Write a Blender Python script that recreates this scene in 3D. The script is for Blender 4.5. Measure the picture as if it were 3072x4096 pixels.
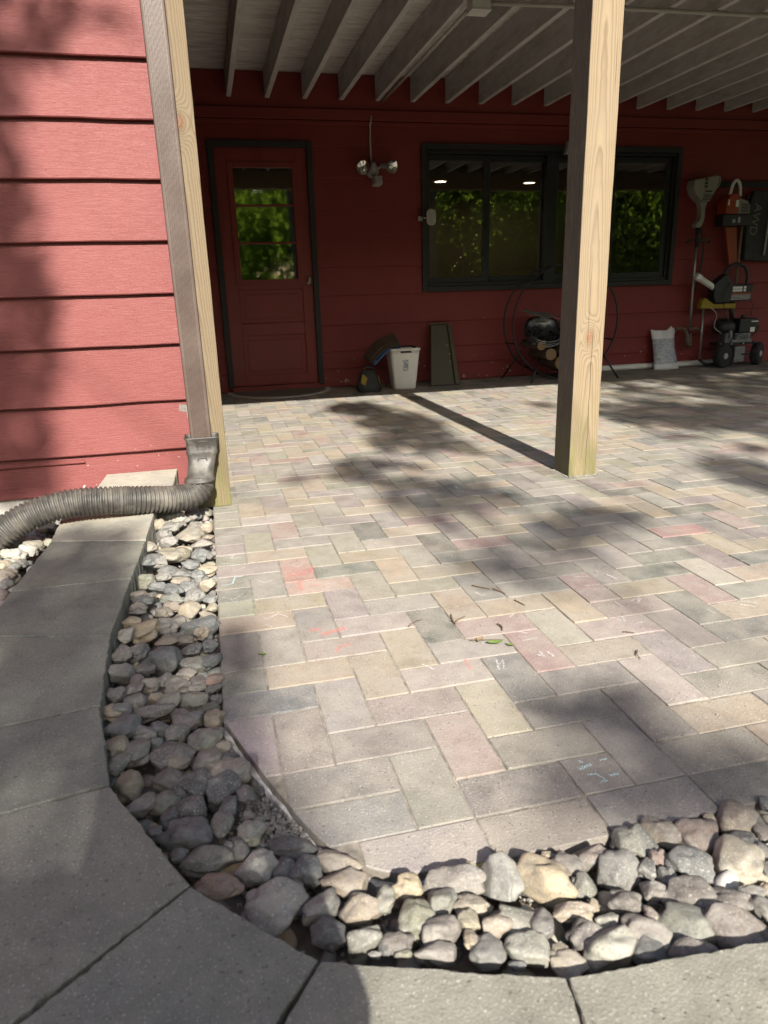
import bpy, bmesh, math, random
import numpy as np
from mathutils import Vector, Matrix, noise
R = math.radians
random.seed(7); rng = np.random.default_rng(7)
for o in list(bpy.data.objects): bpy.data.objects.remove(o)
S = bpy.context.scene
COL = S.collection
# ------------------------------------------------------------------ camera
cam = bpy.data.cameras.new('camera'); camo = bpy.data.objects.new('camera', cam); COL.objects.link(camo)
cam.sensor_fit = 'VERTICAL'; cam.sensor_height = 36; cam.lens = 24.916; cam.clip_start = .02; cam.clip_end = 400
cam.dof.use_dof = True; cam.dof.focus_distance = 3.2; cam.dof.aperture_fstop = 7.0
YAW, PITCH, ROLL = 0.230530612, 0.303934218, -0.0297545043
CAM = Vector((0.0447736, -1.7144036, 0.8425468))
fw = Vector((math.sin(YAW)*math.cos(PITCH), math.cos(YAW)*math.cos(PITCH), -math.sin(PITCH)))
r0 = Vector((math.cos(YAW), -math.sin(YAW), 0)); u0 = r0.cross(fw)
rt = r0*math.cos(ROLL)+u0*math.sin(ROLL); up = u0*math.cos(ROLL)-r0*math.sin(ROLL)
mw = Matrix((rt, up, -fw)).transposed().to_4x4(); mw.translation = CAM
camo.matrix_world = mw
S.camera = camo
S.render.resolution_x = 768; S.render.resolution_y = 1024
# ------------------------------------------------------------------ light
SUN_EL = R(36); SUN_DX = -0.012
SDIR = Vector((SUN_DX*math.cos(SUN_EL), math.cos(SUN_EL), -math.sin(SUN_EL))).normalized()   # direction the light travels
W = bpy.data.worlds.new('World'); S.world = W; W.use_nodes = True
wn = W.node_tree; wn.nodes.clear()
sky = wn.nodes.new('ShaderNodeTexSky'); sky.sky_type = 'NISHITA'; sky.sun_disc = False
sky.dust_density = 3.0; sky.ozone_density = .6; sky.sun_elevation = SUN_EL; sky.sun_rotation = R(180)
bg = wn.nodes.new('ShaderNodeBackground'); bg.inputs[1].default_value = 0.085
wo = wn.nodes.new('ShaderNodeOutputWorld')
wn.links.new(sky.outputs[0], bg.inputs[0]); wn.links.new(bg.outputs[0], wo.inputs[0])
sl = bpy.data.lights.new('sun', 'SUN'); sl.energy = 5.0; sl.angle = R(0.53); sl.color = (1, .94, .835)
so = bpy.data.objects.new('sun', sl); COL.objects.link(so); so.location = (0, -12, 12)
so.rotation_euler = SDIR.to_track_quat('-Z', 'Y').to_euler()
S.view_settings.view_transform = 'Standard'; S.view_settings.look = 'None'
S.view_settings.gamma = 1; S.view_settings.use_curve_mapping = False; S.view_settings.exposure = 1.32
S.render.engine = 'CYCLES'
# ------------------------------------------------------------------ mesh helpers
def tag(o, label=None, cat=None, group=None, kind=None):
    if label: o['label'] = label
    if cat: o['category'] = cat
    if group: o['group'] = group
    if kind: o['kind'] = kind
    return o
def thing(name, loc, label, cat, group=None):
    o = bpy.data.objects.new(name, None); o.location = loc; o.empty_display_size = .1; COL.objects.link(o)
    return tag(o, label, cat, group)
def base(o):
    l = Vector(o.location)
    while o.parent: o = o.parent; l += Vector(o.location)
    return l
class MB:
    def __init__(s): s.v = []; s.f = []; s.c = []
    def add(s, vs, fs):
        n = len(s.v); s.v += [tuple(v) for v in vs]; s.f += [tuple(i+n for i in f) for f in fs]; return s
    def box(s, a, b, m=None):
        (x0, y0, z0), (x1, y1, z1) = a, b
        vs = [Vector(q) for q in ((x0,y0,z0),(x1,y0,z0),(x1,y1,z0),(x0,y1,z0),(x0,y0,z1),(x1,y0,z1),(x1,y1,z1),(x0,y1,z1))]
        if m: vs = [m@q for q in vs]
        return s.add(vs, [(0,3,2,1),(4,5,6,7),(0,1,5,4),(1,2,6,5),(2,3,7,6),(3,0,4,7)])
    def prism(s, poly, z0, z1, m=None):          # polygon in xy, counter-clockwise
        n = len(poly); vs = [Vector((x,y,z0)) for x,y in poly]+[Vector((x,y,z1)) for x,y in poly]
        if m: vs = [m@q for q in vs]
        return s.add(vs, [tuple(range(n-1,-1,-1)), tuple(range(n,2*n))]+[(i,(i+1)%n,n+(i+1)%n,n+i) for i in range(n)])
    def rings(s, rs, caps=True):
        n = len(rs[0]); k = len(rs); vs = [q for r in rs for q in r]; fs = []
        for i in range(k-1):
            for j in range(n): fs.append((i*n+j, i*n+(j+1)%n, (i+1)*n+(j+1)%n, (i+1)*n+j))
        if caps: fs += [tuple(range(n-1,-1,-1)), tuple(range((k-1)*n, k*n))]
        return s.add(vs, fs)
    def tube(s, pts, rad, n=10, caps=True):
        pts = [Vector(p) for p in pts]; k = len(pts)
        if not hasattr(rad, '__len__'): rad = [rad]*k
        rs = []; t = (pts[1]-pts[0]).normalized(); a = t.orthogonal().normalized()
        for i, p in enumerate(pts):
            t = (pts[min(i+1,k-1)]-pts[max(i-1,0)]).normalized()
            a = (a-t*a.dot(t)).normalized(); b = t.cross(a)
            rs.append([p+(a*math.cos(2*math.pi*j/n)+b*math.sin(2*math.pi*j/n))*rad[i] for j in range(n)])
        return s.rings(rs, caps)
    def lathe(s, prof, m=None, n=24, caps=True):   # profile (r,z) around z
        rs = []
        for r, z in prof:
            ring = [Vector((r*math.cos(2*math.pi*j/n), r*math.sin(2*math.pi*j/n), z)) for j in range(n)]
            rs.append([m@q for q in ring] if m else ring)
        return s.rings(rs, caps)
    def ball(s, c, r, n=10, m=10):
        c = Vector(c); rr = Vector(r) if hasattr(r,'__len__') else Vector((r,r,r)); rs = []
        for i in range(1, m):
            a = math.pi*i/m
            rs.append([c+Vector((rr.x*math.sin(a)*math.cos(2*math.pi*j/n), rr.y*math.sin(a)*math.sin(2*math.pi*j/n), -rr.z*math.cos(a))) for j in range(n)])
        return s.rings(rs)
    def build(s, name, mat, parent=None, smooth=False, bevel=0, seg=2, loc=None):
        off = base(parent) if parent else Vector(loc or (0,0,0))
        me = bpy.data.meshes.new(name); me.from_pydata([tuple(Vector(v)-off) for v in s.v], [], s.f); me.update()
        o = bpy.data.objects.new(name, me); COL.objects.link(o)
        if parent: o.parent = parent
        else: o.location = off
        if mat: me.materials.append(mat)
        if smooth: me.polygons.foreach_set('use_smooth', [True]*len(me.polygons))
        if bevel:
            md = o.modifiers.new('bevel', 'BEVEL'); md.width = bevel; md.segments = seg; md.limit_method = 'ANGLE'; md.angle_limit = R(40)
        return o
def smooth_by_angle(o, ang=40):
    me = o.data; me.polygons.foreach_set('use_smooth', [True]*len(me.polygons))
    bm = bmesh.new(); bm.from_mesh(me)
    for e in bm.edges:
        if len(e.link_faces) == 2 and e.calc_face_angle(0) > R(ang): e.smooth = False
    bm.to_mesh(me); bm.free()
def spline(pts, n=8):                              # Catmull-Rom through points
    P = [Vector(p) for p in pts]; P = [P[0]*2-P[1]]+P+[P[-1]*2-P[-2]]; out = []
    for i in range(1, len(P)-2):
        for k in range(n):
            t = k/n; a, b, c, d = P[i-1], P[i], P[i+1], P[i+2]
            out.append(.5*((2*b)+(c-a)*t+(2*a-5*b+4*c-d)*t*t+(3*b-a-3*c+d)*t**3))
    return out+[P[-2]]
# ------------------------------------------------------------------ materials
class NT:
    def __init__(s, name):
        s.m = bpy.data.materials.new(name); s.m.use_nodes = True; s.t = s.m.node_tree
        s.b = s.t.nodes['Principled BSDF']; s.out = s.t.nodes['Material Output']
    def n(s, ty, **kw):
        nd = s.t.nodes.new('ShaderNode'+ty)
        for k, v in kw.items():
            if k.startswith('i_'): 
                key = k[2:]; key = int(key) if key.isdigit() else key.replace('_', ' ')
                s.set(nd.inputs[key], v)
            else: setattr(nd, k, v)
        return nd
    def set(s, sock, v):
        if isinstance(v, bpy.types.NodeSocket): s.t.links.new(v, sock)
        elif hasattr(v, '__len__') and len(v) == 3 and sock.type == 'RGBA': sock.default_value = (*v, 1)
        else: sock.default_value = v
    def math(s, op, a, b=0.5, c=None, clamp=False):
        nd = s.n('Math', operation=op, use_clamp=clamp); s.set(nd.inputs[0], a); s.set(nd.inputs[1], b)
        if c is not None: s.set(nd.inputs[2], c)
        return nd.outputs[0]
    def mix(s, f, a, b, mode='MIX'):
        nd = s.n('Mix', data_type='RGBA', blend_type=mode); s.set(nd.inputs[0], f); s.set(nd.inputs[6], a); s.set(nd.inputs[7], b)
        return nd.outputs[2]
    def ramp(s, f, stops):
        nd = s.n('ValToRGB'); e = nd.color_ramp.elements
        while len(e) < len(stops): e.new(.5)
        for el, (p, c) in zip(e, stops): el.position = p; el.color = (*c, 1) if hasattr(c, '__len__') else (c, c, c, 1)
        s.set(nd.inputs[0], f); return nd.outputs[0]
    def rng(s, f, a, b, c=0., d=1.):
        nd = s.n('MapRange'); s.set(nd.inputs[0], f)
        for i, v in enumerate((a, b, c, d)): s.set(nd.inputs[i+1], v)
        return nd.outputs[0]
    def coord(s, kind='Object', scale=(1,1,1), loc=(0,0,0), rot=(0,0,0)):
        src = s.n('NewGeometry').outputs['Position'] if kind == 'World' else s.n('TexCoord').outputs[kind]
        mp = s.n('Mapping'); s.set(mp.inputs[0], src); mp.inputs[1].default_value = loc; mp.inputs[2].default_value = rot; mp.inputs[3].default_value = scale
        return mp.outputs[0]
    def noise(s, co, scale, detail=4, rough=.55, dist=0):
        nd = s.n('TexNoise'); s.set(nd.inputs['Vector'], co); nd.inputs['Scale'].default_value = scale; nd.inputs['Detail'].default_value = detail
        nd.inputs['Roughness'].default_value = rough; nd.inputs['Distortion'].default_value = dist; return nd.outputs[0]
    def vor(s, co, scale, feature='F1', rand=1.):
        nd = s.n('TexVoronoi', feature=feature); s.set(nd.inputs['Vector'], co); nd.inputs['Scale'].default_value = scale
        return nd
    def bump(s, h, strength=.3, dist=.01, normal=None):
        nd = s.n('Bump'); s.set(nd.inputs['Height'], h); nd.inputs['Strength'].default_value = strength; nd.inputs['Distance'].default_value = dist
        if normal is not None: s.set(nd.inputs['Normal'], normal)
        return nd.outputs[0]
    def fin(s, col, rough=.7, normal=None, metal=0, spec=.4):
        s.set(s.b.inputs['Base Color'], col); s.set(s.b.inputs['Roughness'], rough); s.b.inputs['Metallic'].default_value = metal
        s.b.inputs['Specular IOR Level'].default_value = spec
        if normal is not None: s.set(s.b.inputs['Normal'], normal)
        return s.m
def plain(name, c, rough=.6, var=.18, scale=30, bump=.12, bscale=220, metal=0, spec=.4, stretch=(1,1,1), dirt=None):
    t = NT(name); co = t.coord('World', stretch)
    n1 = t.noise(co, scale, 5); f = t.rng(n1, .3, .7, 1-var, 1+var)
    col = t.mix(1., tuple(c), t.n('CombineColor', i_0=f, i_1=f, i_2=f).outputs[0], 'MULTIPLY')
    if dirt: col = t.mix(t.rng(t.noise(co, scale*.35, 6, .65), .5, .68), col, dirt)
    n2 = t.noise(co, bscale, 3)
    return t.fin(col, t.rng(n1, .3, .7, max(rough-.08, .05), min(rough+.08, 1)), t.bump(n2, bump, .004), metal, spec)
def speckled(t, co, col, light=.5, dark=.35, sc=420):
    v = t.noise(co, sc, 2, .6)
    col = t.mix(t.math('MULTIPLY', t.rng(v, .60, .72), light), col, (.62,.60,.55))
    v2 = t.noise(co, sc*.62, 2, .6)
    col = t.mix(t.math('MULTIPLY', t.rng(v2, .62, .74), dark), col, (.03,.03,.03))
    return col, v
def m_paver(use_obj):
    t = NT('paver_concrete' if use_obj else 'paver_concrete_far'); co = t.coord('World')
    src = t.n('ObjectInfo').outputs['Color'] if use_obj else t.n('Attribute', attribute_name='tint').outputs['Color']
    big = t.noise(co, 10, 4, .55)
    src = t.mix(.18, src, (.265,.245,.22)); c2 = t.mix(.5, src, (.285,.262,.228)); hue = t.noise(t.coord('World', loc=(3,8,1)), 12, 4, .6); src = t.mix(t.rng(hue, .46, .66, 0, .55), src, t.mix(1., src, (.66,.66,.62), 'MULTIPLY'))
    col = t.mix(t.rng(big, .40, .60), src, c2)
    blot = t.noise(co, 26, 5, .6)
    col = t.mix(t.rng(blot, .35, .7, 0, .35), col, t.mix(1., col, (.62,.62,.64), 'MULTIPLY'))
    dust = t.noise(co, 3.1, 6, .7)
    col = t.mix(t.rng(dust, .5, .75, 0, .28), col, (.36,.32,.26))
    col, v = speckled(t, co, col, .42, .6, 300)
    pit = t.vor(co, 95).outputs['Distance']
    pits = t.rng(pit, .06, .14, 1, 0)
    sel = t.rng(t.noise(co, 60, 2), .5, .58)
    pm = t.math('MULTIPLY', pits, sel)
    col = t.mix(t.math('MULTIPLY', pm, .8), col, (.035,.033,.03))
    h = t.math('SUBTRACT', t.math('ADD', t.math('MULTIPLY', v, .5), t.math('MULTIPLY', blot, .3)), pm)
    return t.fin(col, .88, t.bump(h, .8, .004), 0, .25)
def m_slab():
    t = NT('slab_concrete'); co = t.coord('World')
    big = t.noise(co, 5, 5, .6); mid = t.noise(co, 28, 5, .65)
    ob = t.n('ObjectInfo').outputs['Color']
    col = t.mix(t.rng(big, .35, .68), ob, t.mix(1., ob, (1.3,1.28,1.2), 'MULTIPLY'))
    st = t.noise(co, 11, 6, .7, .5); col = t.mix(t.rng(st, .5, .72, 0, .55), col, t.mix(1., col, (.7,.69,.66), 'MULTIPLY'))
    col = t.mix(t.rng(mid, .4, .72, 0, .4), col, t.mix(1., col, (.6,.62,.58), 'MULTIPLY'))
    col, v = speckled(t, co, col, .34, .6, 260)
    pv = t.vor(co, 75).outputs['Distance']; pk = t.math('MULTIPLY', t.rng(pv, .07, .16, 1, 0), t.rng(t.noise(co, 22, 3), .55, .65)); col = t.mix(t.math('MULTIPLY', pk, .6), col, (.05,.048,.042))
    w = t.vor(co, 34).outputs['Distance']; wm = t.math('MULTIPLY', t.rng(w, .05, .13, 1, 0), t.rng(t.noise(co, 40, 1), .54, .6))
    col = t.mix(t.math('MULTIPLY', wm, .14), col, (.5,.49,.45))
    h = t.math('SUBTRACT', t.math('ADD', t.math('MULTIPLY', v, .5), t.math('MULTIPLY', mid, .9)), t.math('MULTIPLY', pk, .8))
    return t.fin(col, .9, t.bump(h, .6, .004), 0, .2)
def m_stone():
    t = NT('river_stone'); co = t.coord('World'); oi = t.n('ObjectInfo'); ob = oi.outputs['Color']; rd = oi.outputs['Random']
    lo = t.n('VectorMath', operation='ADD'); t.set(lo.inputs[0], co); t.set(lo.inputs[1], t.n('CombineXYZ', i_0=t.math('MULTIPLY', rd, 40.)).outputs[0]); co = lo.outputs[0]
    a = t.noise(co, 24, 5, .6, .6); ob = t.mix(1., t.mix(.22, ob, (.18,.175,.165)), (.69,.685,.665), 'MULTIPLY'); col = t.mix(t.rng(a, .35, .68, 0, .75), ob, t.mix(1., ob, (1.5,1.45,1.35), 'MULTIPLY'))
    st = t.noise(t.coord('World', (1,1,5), rot=(.5,.3,0)), 30, 4, .6); col = t.mix(t.rng(st, .5, .7, 0, .38), col, (.07,.07,.072))
    gr = t.noise(co, 260, 3, .7)
    g1 = t.math('MULTIPLY', t.rng(gr, .56, .7), t.rng(rd, .2, .9, .1, .75)); col = t.mix(g1, col, (.5,.49,.46))
    g2 = t.math('MULTIPLY', t.rng(gr, .44, .33), t.rng(rd, .9, .2, .1, .7)); col = t.mix(g2, col, (.05,.05,.05))
    dust = t.rng(t.noise(co, 30, 6, .7), .46, .72, 0, .6); col = t.mix(dust, col, (.27,.26,.24))
    h = t.math('ADD', t.math('MULTIPLY', a, .8), t.math('MULTIPLY', gr, .25))
    return t.fin(col, t.rng(a, .3, .7, .55, .8), t.bump(h, .7, .005), 0, .35)
def m_paint(name, c, fade, stretch=(.8,6,9), chips=True, bump=.55):
    t = NT(name); co = t.coord('World', stretch); cw = t.coord('World')
    g = t.noise(co, 22, 6, .65, .8); big = t.noise(cw, 2.2, 4)
    col = t.mix(t.rng(big, .35, .68), c, fade)
    col = t.mix(t.rng(g, .45, .75, 0, .25), col, t.mix(1., col, (.6,.55,.55), 'MULTIPLY'))
    if chips:
        z = t.n('SeparateXYZ', i_0=cw).outputs[2]
        ch = t.rng(t.math('ADD', t.noise(cw, 26, 5, .7), t.rng(z, .05, .5, .085, 0)), .735, .75)
        col = t.mix(ch, col, (.55,.53,.5))
    h = t.math('ADD', t.math('MULTIPLY', g, .8), t.math('MULTIPLY', t.noise(co, 90, 4), .4))
    return t.fin(col, t.rng(g, .3, .7, .5, .68), t.bump(h, bump, .004), 0, .35)
def m_wood(name, cx, cy, knot=None, crack=None, left_paint=None, tone=1.):
    # growth rings about a leaning pith; the post keeps its own knot and drying crack
    t = NT(name); P = t.n('SeparateXYZ', i_0=t.coord('World')); X, Y, Z = P.outputs
    wob = t.noise(t.coord('World', (1,1,.25)), 3, 2)
    x2 = t.math('ADD', t.math('SUBTRACT', X, cx), t.math('MULTIPLY', Z, .005)); x2 = t.math('ADD', x2, t.math('MULTIPLY', wob, .012))
    y2 = t.math('SUBTRACT', t.math('SUBTRACT', Y, cy), t.math('MULTIPLY', Z, .012)); y2 = t.math('ADD', y2, t.math('MULTIPLY', t.noise(t.coord('World', (1,1,.3)), 2.5, 2), .018))
    d = t.math('SQRT', t.math('ADD', t.math('MULTIPLY', x2, x2), t.math('MULTIPLY', y2, y2)))
    if knot:
        kx = t.math('SUBTRACT', X, knot[0]); kz = t.math('MULTIPLY', t.math('SUBTRACT', Z, knot[1]), .55)
        k2 = t.math('ADD', t.math('MULTIPLY', kx, kx), t.math('MULTIPLY', kz, kz))
        d = t.math('ADD', d, t.math('MULTIPLY', t.math('POWER', 2.718, t.math('MULTIPLY', k2, -900.)), .03))
    ring = t.math('FRACT', t.math('ADD', t.math('MULTIPLY', d, 260.), t.math('MULTIPLY', t.noise(t.coord('World', (1,1,.05)), 60, 3), .5)))
    col = t.ramp(ring, [(0,(.345,.275,.185)),(.5,(.30,.235,.155)),(.85,(.195,.145,.09)),(1,(.32,.255,.17))])
    fib = t.noise(t.coord('World', (60,60,1.6)), 6, 4, .6)
    col = t.mix(t.rng(fib, .35, .75, 0, .35), col, (.25,.18,.10))
    big = t.noise(t.coord('World', (2,2,.6)), 3, 4); col = t.mix(t.rng(big, .45, .7, 0, .4), col, (.29,.245,.185))
    if knot:
        kk = t.math('ADD', k2, t.math('MULTIPLY', t.math('SUBTRACT', t.noise(t.coord('World'), 45, 3), .5), .00012))
        km = t.rng(kk, .00012, .00024, 1, 0); kr = t.noise(t.coord('World', (1,1,.7)), 90, 4, .6, 1.5)
        col = t.mix(km, col, t.ramp(kr, [(.3,(.12,.06,.035)),(.7,(.42,.22,.12))]))
        halo = t.math('MULTIPLY', t.rng(kk, .0002, .0007, .6, 0), t.math('SUBTRACT', 1., km)); col = t.mix(halo, col, (.2,.13,.07))
    h = t.math('ADD', t.math('MULTIPLY', ring, .25), t.math('MULTIPLY', fib, .7))
    if crack:
        for (x0, za, zb, w) in crack:
            wx = t.math('ADD', t.math('SUBTRACT', X, x0), t.math('MULTIPLY', t.math('SUBTRACT', t.noise(t.coord('World', (0,0,1)), 7, 4), .5), .024))
            cm = t.rng(t.math('ABSOLUTE', wx), w*.5, w, 1, 0)
            cm = t.math('MULTIPLY', cm, t.math('MULTIPLY', t.rng(Z, za, za+.06), t.rng(Z, zb-.1, zb, 1, 0)))
            col = t.mix(cm, col, (.02,.014,.01)); h = t.math('SUBTRACT', h, t.math('MULTIPLY', cm, 2.))
    col = t.mix(1., t.mix(.15, col, (.285,.25,.20)), (tone, tone*.97, tone*.93), 'MULTIPLY')
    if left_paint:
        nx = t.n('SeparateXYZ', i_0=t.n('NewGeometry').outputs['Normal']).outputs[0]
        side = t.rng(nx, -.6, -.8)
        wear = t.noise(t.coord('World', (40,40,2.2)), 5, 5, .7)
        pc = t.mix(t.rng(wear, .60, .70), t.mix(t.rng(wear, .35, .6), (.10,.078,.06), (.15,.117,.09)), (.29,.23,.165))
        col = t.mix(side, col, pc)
    al = t.math('MULTIPLY', t.rng(Z, .42, .0), t.rng(t.noise(t.coord('World', (6,6,1.2)), 6, 5), .35, .6)); col = t.mix(t.math('MULTIPLY', al, .75), col, (.13,.135,.045))
    return t.fin(col, .8, t.bump(h, .55, .003), 0, .2)
def m_glass(name, tint, add, wav=0, wscale=20, rough=.015):
    t = NT(name); t.t.nodes.remove(t.b)
    fr = t.n('Fresnel'); fr.inputs[0].default_value = 1.5
    gl = t.n('BsdfGlossy'); gl.inputs['Roughness'].default_value = rough; tr = t.n('BsdfTransparent'); tr.inputs[0].default_value = (*tint, 1)
    if wav: t.set(gl.inputs['Normal'], t.bump(t.noise(t.coord('World', (1,1,1.6)), wscale, 3), wav, .01))
    mx = t.n('MixShader'); t.set(mx.inputs[0], t.math('ADD', fr.outputs[0], add)); t.set(mx.inputs[1], tr.outputs[0]); t.set(mx.inputs[2], gl.outputs[0])
    t.set(t.out.inputs[0], mx.outputs[0]); return t.m
def m_leaf(name, a, b):
    t = NT(name); t.t.nodes.remove(t.b)
    f = t.noise(t.coord('World'), 1.7, 4); f2 = t.noise(t.coord('World'), 9, 2)
    col = t.mix(t.rng(f, .3, .7), a, b); col = t.mix(t.rng(f2, .4, .7, 0, .5), col, tuple(x*1.5 for x in b))
    d = t.n('BsdfDiffuse'); t.set(d.inputs[0], col); tl = t.n('BsdfTranslucent'); t.set(tl.inputs[0], t.mix(1., col, (1.25,1.3,.7), 'MULTIPLY'))
    mx = t.n('MixShader'); mx.inputs[0].default_value = .45; t.set(mx.inputs[1], d.outputs[0]); t.set(mx.inputs[2], tl.outputs[0]); t.set(t.out.inputs[0], mx.outputs[0]); return t.m
def m_emit(name, c, s):
    t = NT(name); e = t.n('Emission'); e.inputs[0].default_value = (*c, 1); e.inputs[1].default_value = s; t.set(t.out.inputs[0], e.outputs[0]); return t.m
M = {}
M['paver'] = m_paver(True); M['paver_far'] = m_paver(False); M['slab'] = m_slab(); M['stone'] = m_stone()
M['sand'] = plain('joint_sand', (.205,.185,.155), .95, .5, 34, .6, 500)
M['gravel'] = plain('gravel', (.25,.235,.21), .9, .45, 90, .3, 400)
M['soil'] = plain('soil', (.13,.112,.092), .95, .4, 18, .8, 120)
M['mortar'] = plain('mortar', (.44,.44,.44), .9, .3, 40, .6, 120, dirt=(.2,.18,.15))
M['red'] = m_paint('faded_red_paint', (.152,.037,.0345), (.168,.045,.042))
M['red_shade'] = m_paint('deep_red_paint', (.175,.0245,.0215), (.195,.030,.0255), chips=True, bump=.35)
M['red_door'] = plain('red_door_paint', (.185,.0265,.023), .45, .12, 6, .1, 60, stretch=(1,1,.3))
M['trim'] = plain('dark_brown_trim', (.020,.0185,.017), .6, .2, 14, .2, 90)
M['black_frame'] = plain('black_window_frame', (.012,.012,.012), .4, .2, 20, .05)
M['joist'] = plain('painted_joist', (.52,.51,.50), .8, .14, 9, .3, 60, stretch=(4,1,4), dirt=(.40,.38,.36))
M['deckboard'] = plain('painted_deck_board', (.64,.625,.605), .8, .2, 7, .35, 50, stretch=(1,5,5), dirt=(.42,.39,.36))
M['foundation'] = plain('foundation_concrete', (.52,.50,.46), .9, .2, 15, .5, 120)
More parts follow.
